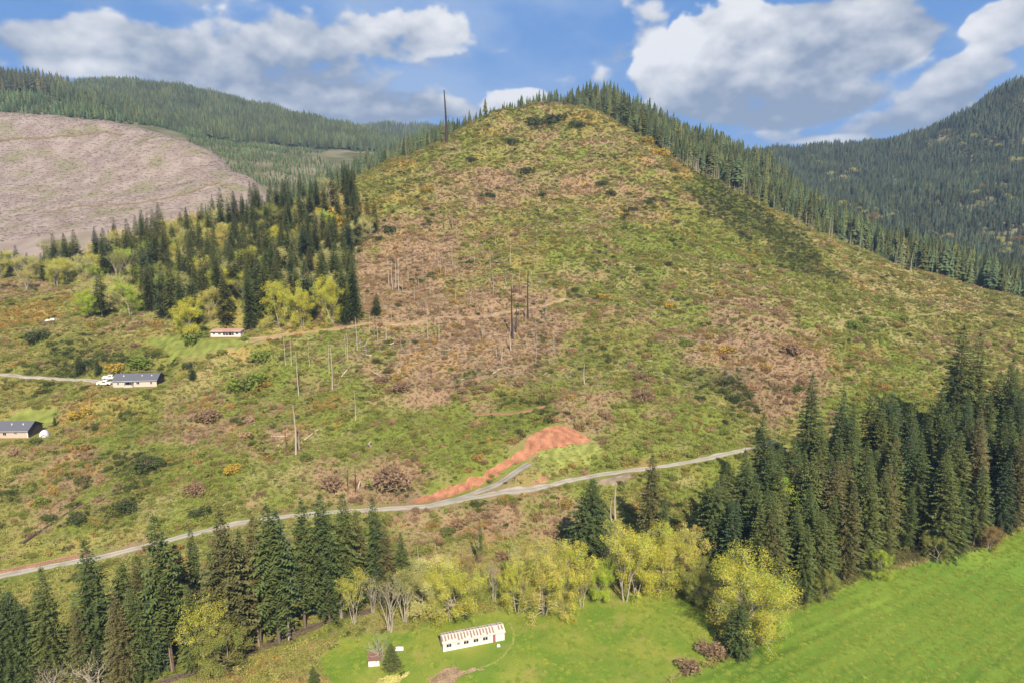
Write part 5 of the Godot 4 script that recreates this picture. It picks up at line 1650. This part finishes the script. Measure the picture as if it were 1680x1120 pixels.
func plant_snags() -> void:
	rng.seed = 900
	var kinds := [dead_trunk_meshes(901, 20, 8, 3.0), dead_trunk_meshes(902, 20, 3, 2.0), dead_trunk_meshes(903, 20, 16, 4.0), dead_trunk_meshes(904, 20, 0, 0.0)]
	# [base px, base py, top py, thickness, kind, wood, label]
	for r in [[733, 233, 148, 2.0, 0, "charred_wood", "tall charred trunk spiking above the hill's left ridge"], [667, 265, 215, 0.8, 1, "brown_wood", "slim dead trunk left of the charred one on the ridge"], [841, 555, 470, 1.4, 3, "charred_wood", "thick charred trunk in the middle of the hill"], [866, 525, 440, 1.2, 0, "charred_wood", "dark dead trunk right of the thick charred one"], [846, 545, 500, 1.6, 3, "charred_wood", "short charred stump pole beside the thick trunk"], [838, 575, 530, 1.5, 3, "dead_wood", "pale dead trunk below the charred trunks"], [823, 590, 560, 1.5, 1, "dead_wood", "short pale snag below the charred trunks"], [959, 630, 595, 1.8, 3, "dead_wood", "white snag alone on the right lower slope"], [485, 745, 665, 1.3, 1, "dead_wood", "white forked snag on the left lower slope"], [491, 738, 710, 1.4, 0, "dead_wood", "leaning limb beside the white forked snag"], [470, 735, 700, 1.1, 1, "charred_wood", "dark snag left of the white forked one"], [1010, 855, 790, 1.8, 1, "dead_wood", "bleached forked snag right of the lone fir"], [1003, 855, 815, 1.6, 3, "dead_wood", "second fork of the bleached snag by the lone fir"], [583, 806, 765, 1.6, 1, "charred_wood", "black snag above the road behind the firs"], [571, 800, 770, 1.2, 1, "charred_wood", "thin black snag left of its neighbour"], [589, 806, 788, 4.0, 3, "dead_wood", "stubby white stump beside the black snags"], [608, 732, 722, 4.0, 3, "dead_wood", "small white stump in the green slope"], [638, 470, 425, 1.0, 1, "dead_wood", "pale dead trunk, leftmost of the group near the woods"], [644, 476, 428, 1.0, 3, "dead_wood", "pale dead trunk, second of the group near the woods"], [649, 472, 420, 1.0, 1, "dead_wood", "pale dead trunk, third of the group near the woods"], [654, 478, 424, 1.0, 3, "dead_wood", "pale dead trunk, rightmost of the group near the woods"], [740, 420, 395, 1.2, 0, "dead_wood", "pale twisted snag high left of the hill's middle"], [742, 375, 320, 0.9, 2, "brown_wood", "brushy brown snag on the upper left slope"], [728, 375, 340, 0.9, 2, "charred_wood", "dark snag beside the brushy brown one"], [804, 440, 405, 0.9, 1, "dead_wood", "thin pale snag in the upper middle slope"], [837, 435, 400, 0.9, 1, "dead_wood", "thin pale snag right of the upper middle one"], [858, 430, 395, 0.9, 2, "brown_wood", "thin brown snag in the upper middle slope"], [702, 560, 520, 1.1, 1, "dead_wood", "pale snag by the logging track's middle"], [720, 560, 515, 0.9, 1, "dead_wood", "pale thin snag right along the logging track"], [620, 560, 520, 1.0, 1, "dead_wood", "pale snag below the single young fir"], [634, 560, 518, 1.0, 1, "dead_wood", "pale thin snag right of the young fir's foot"], [586, 575, 520, 1.0, 0, "dead_wood", "pale snag below the woods' right end"], [570, 590, 545, 1.0, 1, "dead_wood", "pale snag below and left of the woods' end"], [545, 640, 570, 0.9, 1, "dead_wood", "tall thin snag below the woods"], [540, 610, 560, 0.9, 2, "dead_wood", "grey branched snag below the woods"], [508, 600, 560, 0.8, 1, "dead_wood", "thin grey snag above the olive bush"], [490, 650, 575, 0.8, 1, "dead_wood", "tall grey snag right of the olive bush"], [478, 600, 555, 1.0, 2, "dead_wood", "grey snag with spreading limbs below the track"], [468, 600, 548, 0.9, 0, "dead_wood", "grey snag left of the spreading limbed one"], [583, 690, 640, 0.9, 1, "dead_wood", "thin pale snag in the lower left slope"], [895, 545, 520, 0.9, 1, "brown_wood", "short brown snag right of the charred trunks"], [765, 530, 505, 0.9, 1, "brown_wood", "short brown snag on the logging track"], [787, 910, 868, 1.6, 3, "dead_wood", "thin bare pole beside the broken topped fir"], [686, 945, 895, 1.0, 3, "dead_wood", "grey pole above the pale budding tree"], [715, 940, 892, 0.8, 3, "dead_wood", "second grey pole right of the other"], [1047, 940, 890, 1.0, 3, "dead_wood", "pale pole among the yellow maples"], [1650, 850, 765, 1.2, 2, "dead_wood", "pale dead tree at the stand's right edge"], [258, 1100, 1020, 1.0, 3, "dead_wood", "bare pale trunk under the left firs"], [282, 1100, 1030, 1.3, 2, "brown_wood", "brown trunk with dead whorled limbs, left firs"], [425, 1062, 965, 1.2, 2, "brown_wood", "brown trunk with drooping dead limbs by the track"], [458, 1055, 980, 1.2, 1, "brown_wood", "bare brown trunk by the track's middle"], [474, 1052, 975, 1.3, 2, "dead_wood", "pale trunk with side limbs by the track"], [742, 435, 410, 1.1, 0, "dead_wood", "bleached curved snag on the upper slope"]]:
		var at := ground(r[0], r[1])
		var o := thing("dead_tree", at, rr(0, TAU), r[6], "dead tree", "dead trunks left standing on the logged hill")
		var k := maxf(0.3, height_to(at, r[2])) / 20.0
		var wide: float = maxf(k, 0.45) * r[3] * 0.95
		o.scale = Vector3(wide, k, wide)
		part("trunk", kinds[r[4]], mats[r[5]], o)
	var thin := []
	for k in 80:
		var g := ground(rr(560, 910), rr(400, 600))
		if zone_at(g.x, g.z) == 0:
			thin.append(g)
	thin.sort_custom(func(a, b): return across(a).x < across(b).x)
	for k in thin.size():
		var o := thing("dead_tree", thin[k], rr(0, TAU), "thin grey snag in the rusty brush of the slope, %s from the left" % ordinal(k), "dead tree", "thin snags in the rusty brush")
		var tall := rr(3.5, 11)
		o.scale = Vector3(0.42, tall / 20.0, 0.42)
		o.rotation.z = rr(-0.12, 0.12)
		part("trunk", kinds[[1, 3, 0, 2][k % 4]], mats[["dead_wood", "weathered_wood"][k % 2]], o)
	# fallen logs
	var log_mesh := MeshMaker.new()
	log_mesh.tube(PackedVector3Array([Vector3(-0.5, 0, 0), Vector3(-0.5, 0, 0), Vector3(0, 0.01, 0.01), Vector3(0.5, 0, 0), Vector3(0.5, 0, 0)]), PackedFloat32Array([0.0, 1.0, 0.85, 0.6, 0.0]), 8, Color.WHITE)
	var lm := log_mesh.commit()
	var logs := [[38, 891, 132, 828, 0.42, "charred_wood", "long dark fallen log on the left slope above the road"]]
	var words := ["bleached log lying on the logged slope", "grey log fallen in the brown brush"]
	for k in 40:
		var px := rr(560, 900)
		var py := rr(520, 640)
		if k > 30:
			px = rr(600, 1200)
			py = rr(240, 520)
		var a := rr(-0.9, 0.9)
		var len := rr(10, 30)
		logs.append([px, py, px + cos(a) * len, py - sin(a) * len, rr(0.10, 0.22), ["dead_wood", "dead_wood", "brown_wood"][k % 3], words[k % 2]])
	for r in [[445, 716, 470, 716, 0.25], [450, 738, 468, 718, 0.2], [492, 728, 520, 705, 0.25], [520, 740, 545, 730, 0.2], [595, 582, 640, 588, 0.3], [640, 566, 660, 556, 0.3], [560, 618, 575, 600, 0.3]]:
		logs.append([r[0], r[1], r[2], r[3], r[4], "dead_wood", words[0]])
	logs.sort_custom(func(a, b): return a[0] < b[0])
	var seen := {}
	for r in logs:
		if r[6] in words:
			seen[r[6]] = seen.get(r[6], -1) + 1
			r[6] = "%s, %s from the left" % [r[6], ordinal(seen[r[6]])]
		var a := ground(r[0], r[1])
		var b := ground(r[2], r[3])
		if a.distance_to(b) > 34.0:
			b = a + (b - a).normalized() * 20.0
			b.y = near_land.at(b.x, b.z)
		var o := MeshInstance3D.new()
		o.name = numbered("fallen_log")
		o.mesh = lm
		o.material_override = mats[r[5]]
		add_child(o)
		var d := b - a
		var zx := d.cross(Vector3.UP).normalized()
		o.transform = Transform3D(Basis(d, zx.cross(d).normalized() * r[4], zx * r[4]), (a + b) / 2 + Vector3(0, r[4] * 0.7, 0))
		tag(o, r[6], "log", "fallen logs on the slope")
	# the pale dead trunks where the cut meets the forest on the right ridge
	var ridge := [[1085, 250], [1110, 258], [1140, 276], [1170, 293], [1200, 306], [1230, 322], [1260, 338], [1290, 352], [1320, 368], [1350, 384], [1390, 402], [1430, 418], [1470, 434], [1510, 448]]
	var spots := []
	for k in 100:
		var u := rr(0, ridge.size() - 1.01) if k < 62 else rr(0.4, 3.4)
		var i := int(u)
		var px := lerpf(ridge[i][0], ridge[i + 1][0], u - i)
		var py := lerpf(ridge[i][1], ridge[i + 1][1], u - i) + rr(-3, 7)
		var at := ground(px, py)
		if -at.z < 630.0:
			spots.append(at)
	spots.sort_custom(func(a, b): return across(a).x < across(b).x)
	for k in spots.size():
		var o := thing("dead_tree", spots[k], rr(0, TAU), "pale dead trunk at the right ridge's forest edge, %s from the left" % ordinal(k), "dead tree", "dead trunks along the ridge's forest edge")
		var tall := rr(4, 15)
		var w := rr(0.35, 0.75)
		o.scale = Vector3(w, tall / 20.0, w)
		part("trunk", kinds[[1, 3, 0, 2][k % 4]], mats[["dead_wood", "weathered_wood", "weathered_wood"][k % 3]], o)

func scatter(l: Land, poly: PackedVector2Array, step: float, jitter: float, keep: float) -> PackedVector3Array:
	var out := PackedVector3Array()
	var lo := poly[0]
	var hi := poly[0]
	for p in poly:
		lo = lo.min(p)
		hi = hi.max(p)
	var z := hi.y
	while z > lo.y:
		var x := lo.x
		while x < hi.x:
			var p := Vector2(x + rr(-jitter, jitter), z + rr(-jitter, jitter))
			if rng.randf() < keep and Geometry2D.is_point_in_polygon(p, poly):
				var q := l.on(p.x, p.y)
				var s := across(q)
				if s.x > -130 and s.x < 1810:
					out.append(q)
			x += step
		z -= step
	return out

func forest(called: String, where: PackedVector3Array, lo: float, hi: float, m: Material, tint: Color, label: String) -> void:
	var patch := FastNoiseLite.new()
	patch.seed = where.size()
	patch.frequency = 0.012
	patch.fractal_octaves = 4
	for k in 4:
		var ts := []
		var cs := PackedColorArray()
		for i in range(k, where.size(), 4):
			var here := patch.get_noise_2d(where[i].x, where[i].z)
			if here + rr(-0.3, 0.3) < -0.46:
				continue
			var s := rr(lo, hi) / 24.0 * (1.0 + here * 0.55)
			var w := s * rr(0.85, 1.2)
			ts.append(Transform3D(Basis(Vector3.UP, rr(0, TAU)).scaled(Vector3(w, s, w)), where[i]))
			var t := rr(0.6, 1.45) * (1.0 + here * 0.5)
			var warm := rr(0.85, 1.2)
			cs.append(Color(tint.r * t * warm, tint.g * t, tint.b * t / warm))
		copies(called, far_firs[k], m, ts, cs, label, "trees")

func plant_far() -> void:
	rng.seed = 1000
	var m := leaf_mat("far_fir", Color.WHITE)
	var old := Color(0.078, 0.100, 0.044)
	var blue := Color(0.060, 0.080, 0.046)
	var young := Color(0.085, 0.125, 0.05)
	forest("forest", scatter(west, world_poly([[100, 190, 1120], [200, 200, 1150], [330, 228, 1255], [450, 242, 1305], [540, 247, 1335], [640, 252, 1360], [760, 262, 1620], [680, 244, 1680], [450, 187, 1790], [200, 142, 1790], [90, 150, 1750], [60, 160, 1350]]), 6.0, 2.9, 1.0), 16, 22, m, old, "even dark conifer forest covering the skyline ridge")
	forest("forest", scatter(west, world_poly([[-300, 168, 1090], [0, 165, 1120], [90, 172, 1200], [120, 160, 1400], [0, 140, 1260], [-300, 140, 1240]]), 7.5, 3.5, 1.0), 20, 31, m, Color(0.075, 0.085, 0.042), "older brownish conifers on the ridge at far left")
	forest("young_forest", scatter(west, world_poly([[-300, 190, 1035], [0, 190, 1045], [100, 189, 1060], [200, 202, 1110], [330, 232, 1235], [330, 222, 1290], [200, 190, 1160], [100, 172, 1150], [0, 168, 1120], [-300, 170, 1090]]), 5.0, 2.3, 1.0), 8, 15, m, young, "young bright green conifers along the clearcut's top")
	forest("young_forest", scatter(west, world_poly([[300, 235, 1180], [450, 246, 1270], [540, 252, 1290], [500, 262, 1180], [560, 278, 1080], [520, 300, 970], [430, 306, 920], [380, 290, 900], [320, 250, 1000]]), 6.0, 2.8, 0.85), 4, 9, m, young, "young plantation in the hollow beyond the clearcut")
	forest("young_forest", scatter(near_land, outline([[300, 372], [420, 348], [500, 328], [590, 292], [560, 330], [500, 345], [420, 365], [330, 385]]), 8.0, 3.5, 0.7), 9, 16, m, old, "small conifers topping the woods' skyline")
	# the back of the hill
	var back := scatter(knob, world_poly([[470, 342, 840], [560, 305, 830], [640, 270, 820], [700, 240, 800], [760, 222, 760], [850, 195, 735], [920, 180, 700], [1000, 200, 660], [1060, 250, 615], [1150, 285, 598], [1230, 325, 575], [1300, 352, 560], [1400, 392, 535], [1500, 432, 510], [1600, 464, 490], [1690, 487, 475], [1870, 530, 440], [1870, 510, 780], [1600, 460, 780], [1300, 300, 860], [1100, 215, 840], [935, 150, 840], [760, 200, 900], [560, 290, 920], [470, 330, 920]]), 6.6, 3.2, 1.0)
	forest("forest", back, 14, 23, m, old, "conifer forest standing behind the logged hill's crest")
	var edge := PackedVector3Array()
	for p in scatter(near_land, world_poly([[1020, 205, 592], [1100, 258, 562], [1230, 325, 532], [1350, 385, 502], [1500, 445, 472], [1690, 497, 442], [1850, 540, 412], [1850, 540, 470], [1690, 497, 500], [1500, 445, 530], [1350, 385, 560], [1230, 325, 590], [1100, 258, 620], [1030, 205, 650]]), 6.4, 3.1, 0.8):
		edge.append(p)
	forest("forest", edge, 11, 27, m, old, "tall conifers lining the right ridge of the hill")
	var left_edge := scatter(near_land, world_poly([[500, 325, 500], [560, 300, 525], [640, 265, 545], [733, 228, 572], [800, 190, 600], [800, 190, 650], [733, 228, 640], [640, 265, 610], [560, 300, 590], [500, 325, 560]]), 8.0, 3.5, 0.6)
	forest("forest", left_edge, 9, 16, m, old, "conifers behind the hill's left ridge")
	# the mountain
	forest("forest", scatter(east, world_poly([[1150, 270, 1430], [1230, 262, 1480], [1330, 252, 1620], [1460, 250, 1640], [1550, 216, 1540], [1640, 170, 1470], [1850, 120, 1450], [1850, 450, 770], [1690, 440, 770], [1500, 470, 730], [1300, 400, 850], [1200, 320, 1150]]), 5.2, 2.6, 0.98), 10, 18, m, blue, "dense blue green conifer forest on the mountainside")
	forest("forest", scatter(plant_lands.distant, world_poly([[480, 222, 2620], [640, 210, 2640], [800, 225, 2620], [800, 255, 2200], [480, 255, 2200]]), 13.0, 6.0, 1.0), 20, 28, m, old, "forest on the hazy distant hill")
	# broadleaf trees among the mountain conifers
	var spots := [[1262, 252], [1335, 258], [1470, 252], [1344, 270], [1362, 288], [1390, 285], [1400, 282], [1368, 300], [1375, 295], [1385, 295], [1470, 298], [1660, 262], [1670, 268], [1652, 280], [1600, 290], [1612, 310], [1598, 320], [1660, 330], [1655, 325], [1380, 335], [1395, 340], [1440, 350], [1452, 352], [1430, 360], [1460, 358], [1420, 352], [1640, 400], [1630, 412], [1575, 410], [1590, 405], [1610, 405], [1655, 408], [1668, 400], [1555, 395], [1650, 420], [1675, 415], [1365, 330], [1410, 345], [1445, 362], [1600, 225], [1640, 240], [1580, 238]]
	spots.sort_custom(func(a, b): return a[0] < b[0])
	for k in spots.size():
		var at := east.hit(ray(spots[k][0], spots[k][1] + 6), EYE, 620.0, 1900.0)
		broadleaf(leafy.maple[k % 3], at, rr(11, 16), 1.15, mats[["pale_leaf", "gold_leaf", "yellow_leaf", "pale_leaf", "rust_leaf"][k % 5]], "yellowish spring tree among the mountainside conifers, %s from the left" % ordinal(k), "broadleaf trees on the mountainside")
	var gaps := [[1425, 356], [1432, 346], [1440, 350], [1448, 344], [1455, 354], [1470, 352]]
	for k in gaps.size():
		var at := knob.hit(ray(gaps[k][0], gaps[k][1] + 12), EYE, 480.0, 1000.0)
		broadleaf(leafy.maple[k % 3], at, rr(10, 14), 1.3, mats.gold_leaf, "golden tree in the opening behind the right ridge, %s from the left" % ordinal(k), "golden trees behind the right ridge")

var stick_mesh: ArrayMesh

func plant_slash() -> void:
	rng.seed = 1050
	var st := MeshMaker.new()
	for k in 5:
		var a := rr(-0.5, 0.5)
		var o := Vector3(rr(-1, 1), rr(0.05, 0.3), rr(-1, 1))
		var d := Vector3(cos(a), rr(-0.1, 0.1), sin(a)) * rr(0.5, 1.3)
		st.tube(PackedVector3Array([o - d, o + d]), PackedFloat32Array([0.12, 0.05]), 3, Color.WHITE * rr(0.7, 1.2))
	var mesh := st.commit()
	stick_mesh = mesh
	var ts := []
	var cs := PackedColorArray()
	for q in scatter(logged, world_poly([[-150, 186, 1010], [0, 184, 1010], [180, 199, 960], [300, 231, 905], [430, 303, 820], [400, 345, 715], [0, 395, 640], [-150, 395, 640]]), 2.7, 2.6, 0.9):
		var s := rr(0.4, 1.7)
		ts.append(Transform3D(Basis(Vector3.UP, rr(0, TAU)).scaled(Vector3(s, s * 0.7, s)), q))
		var k := rr(0.6, 1.45)
		cs.append(Color(0.35 * k, 0.29 * k, 0.25 * k) if rng.randf() < 0.85 else Color(0.17, 0.17, 0.09) * k)
	copies("debris", mesh, mats.brush, ts, cs, "logging slash strewn over the mauve clearcut", "debris")

func plant_cover() -> void:
	rng.seed = 1100
	var where := {}
	var tint := {}
	for k in ["bush0", "bush1", "bush2", "bush3", "twig0", "twig1", "twig2", "tuft0", "tuft1", "tuft2"]:
		where[k] = []
		tint[k] = PackedColorArray()
	var l := near_land
	for band in [[-128.0, -300.0, 1.0, 0.85], [-300.0, -430.0, 1.3, 1.05], [-430.0, -650.0, 1.7, 1.3]]:
		var z: float = band[0]
		while z > band[1]:
			var x := maxf(l.x0 + 2.0, z * 0.80 - 8.0)
			var stop := minf(l.x0 + (l.nx - 2) * 3.0, -z * 0.80 + 8.0)
			while x < stop:
				var px: float = x + rr(-0.6, 0.6) * band[2]
				var pz: float = z + rr(-0.6, 0.6) * band[2]
				x += band[2]
				var zn := zone_at(px, pz)
				if zn == 1 or zn == 2 or zn == 3 or zn == 6 or (zn == 4 and rng.randf() < 0.97):
					continue
				var size: float = band[3]
				var pink := wild_at("pink", px, pz)
				var dark := wild_at("dark", px, pz)
				var orange := wild_at("orange", px, pz)
				var lush := wild_at("lush", px, pz)
				var straw := wild_at("straw", px, pz)
				var u := rng.randf()
				var key := ""
				var col: Color
				var s := Vector3.ONE
				if u < clampf(dark * 0.75, 0.02, 0.75):
					key = "bush%d" % (2 + rng.randi() % 2)
					col = TONES.dark.lerp(TONES.lush, rr(0, 0.35))
					s *= rr(0.7, 1.5) * size
				elif rng.randf() < clampf(orange * 0.5, 0.01, 0.6):
					key = "bush%d" % (2 + rng.randi() % 2) if rng.randf() < 0.6 else "twig%d" % (rng.randi() % 3)
					col = TONES.orange.lerp(TONES.lush, rr(0, 0.35))
					s *= rr(0.7, 1.5) * size
				elif rng.randf() < clampf(pink * 0.8 + 0.06, 0.04, 0.85):
					var v := rng.randf()
					key = "twig%d" % (rng.randi() % 3) if v < 0.4 else "tuft%d" % (rng.randi() % 3) if v < 0.75 else "bush%d" % (2 + rng.randi() % 2)
					col = TONES.pink.lerp(TONES.orange if rng.randf() < 0.3 else TONES.straw, rr(0, 0.5))
					s *= rr(0.8, 1.7) * size if key.begins_with("twig") else rr(0.5, 1.1) * size
				else:
					var leafy_here := clampf(0.22 + lush * 0.3, 0.12, 0.6)
					if rng.randf() < leafy_here:
						key = "bush%d" % (2 + rng.randi() % 2)
						col = TONES.lush.lerp(TONES.grass, rr(0, 0.7)) * rr(0.8, 1.2)
						s *= rr(0.5, 1.15) * size
					else:
						key = "tuft%d" % (rng.randi() % 3)
						col = TONES.grass.lerp(TONES.lush, clampf(lush * 0.8, 0, 1)).lerp(TONES.straw, clampf(straw, 0, 0.7) * rng.randf()) * rr(0.9, 1.4)
						s *= rr(0.8, 1.7) * size
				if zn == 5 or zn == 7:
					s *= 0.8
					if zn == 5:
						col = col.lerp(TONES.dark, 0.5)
				s *= exp(rr(-0.45, 0.4))
				var k := rr(0.84, 1.18)
				col = Color(col.r * k, col.g * k * rr(0.95, 1.05), col.b * k)
				where[key].append(Transform3D(Basis(Vector3.UP, rr(0, TAU)).scaled(Vector3(s.x, s.y * rr(0.75, 1.15), s.z)), l.on(px, pz) - Vector3(0, 0.05, 0)))
				tint[key].append(col)
			z -= band[2]
	var stick_at := []
	var stick_tint := PackedColorArray()
	var lumps := FastNoiseLite.new()
	lumps.seed = 12
	lumps.frequency = 0.05
	lumps.fractal_octaves = 3
	for k in 60000:
		var pz := -rr(165, 640)
		var px := pz * rr(-0.8, 0.8)
		if rng.randf() > 0.25 - pz / 640.0 or zone_at(px, pz) != 0:
			continue
		if lumps.get_noise_2d(px, pz) + rr(-0.35, 0.35) < 0.02:
			continue
		var pink := wild_at("pink", px, pz)
		var dark := wild_at("dark", px, pz)
		var orange := wild_at("orange", px, pz)
		var u := rng.randf()
		var key := "bush%d" % (rng.randi() % 2)
		var col: Color = TONES.lush.lerp(TONES.grass, rr(0, 0.9))
		if u < 0.2 + dark * 0.5:
			col = TONES.dark.lerp(TONES.lush, rr(0, 0.4))
		elif u < 0.3 + orange * 0.6:
			col = TONES.orange.lerp(TONES.grass, rr(0, 0.6))
		elif u < 0.40 + pink * 0.6:
			key = "twig%d" % (rng.randi() % 3) if rng.randf() < 0.45 else key
			col = TONES.pink.lerp(TONES.orange, rr(0, 0.4)) * rr(0.75, 1.1)
		var s := rr(0.7, 1.9) * (1.6 if rng.randf() < 0.2 else 1.0)
		var b := rr(0.8, 1.2)
		where[key].append(Transform3D(Basis(Vector3.UP, rr(0, TAU)).scaled(Vector3(s, s * rr(0.75, 1.2), s)), l.on(px, pz) - Vector3(0, 0.1, 0)))
		tint[key].append(Color(col.r * b, col.g * b, col.b * b))
	for k in 3600:
		var g := ground(rr(540, 1250), rr(220, 640)) if k % 4 else ground(rr(560, 900), rr(400, 620))
		if zone_at(g.x, g.z) != 0 or -g.z > 620:
			continue
		stick_at.append(Transform3D(Basis(Vector3.UP, rr(0, TAU)).scaled(Vector3.ONE * rr(0.4, 1.3)), g))
		var b := rr(0.5, 1.5)
		stick_tint.append(Color(0.36 * b, 0.29 * b, 0.24 * b))
	copies("debris", stick_mesh, mats.brush, stick_at, stick_tint, "grey sticks and slash strewn over the logged hill", "debris")
	var total := 0
	for k in where:
		total += where[k].size()
		var kind: String = k.left(4)
		var mesh: Mesh = {"bush": bush, "twig": twig, "tuft": tuft}[kind][int(k.right(1))]
		copies({"bush": "shrubbery", "twig": "brush", "tuft": "grass"}[kind], mesh, mats.brush, where[k], tint[k], {"bush": "low leafy shrubs covering the logged slope", "twig": "leafless pinkish brown brush covering the slope", "tuft": "rough grass and fern covering the slope"}[kind], {"bush": "shrubs", "twig": "brush", "tuft": "grass"}[kind])
	print("cover copies ", total)
	# short grass standing in the lawn and the field
	var ts := []
	var cs := PackedColorArray()
	for k in 26000:
		var p := Vector2(rr(-110, 190), rr(-235, -118))
		var zn := zone_at(p.x, p.y)
		if zn != 2 and zn != 3:
			continue
		var s := rr(0.35, 0.8)
		ts.append(Transform3D(Basis(Vector3.UP, rr(0, TAU)).scaled(Vector3(s * 1.5, s * 0.5, s * 1.5)), l.on(p.x, p.y) + Vector3(0, 0.05, 0)))
		var y := rr(0, 1)
		var c := Color(0.15, 0.245, 0.034).lerp(Color(0.27, 0.32, 0.05), y)
		cs.append(c * rr(0.85, 1.15))
	copies("grass", tuft[1], mats.brush, ts, cs, "short bright grass of the lawn and hay field", "grass")
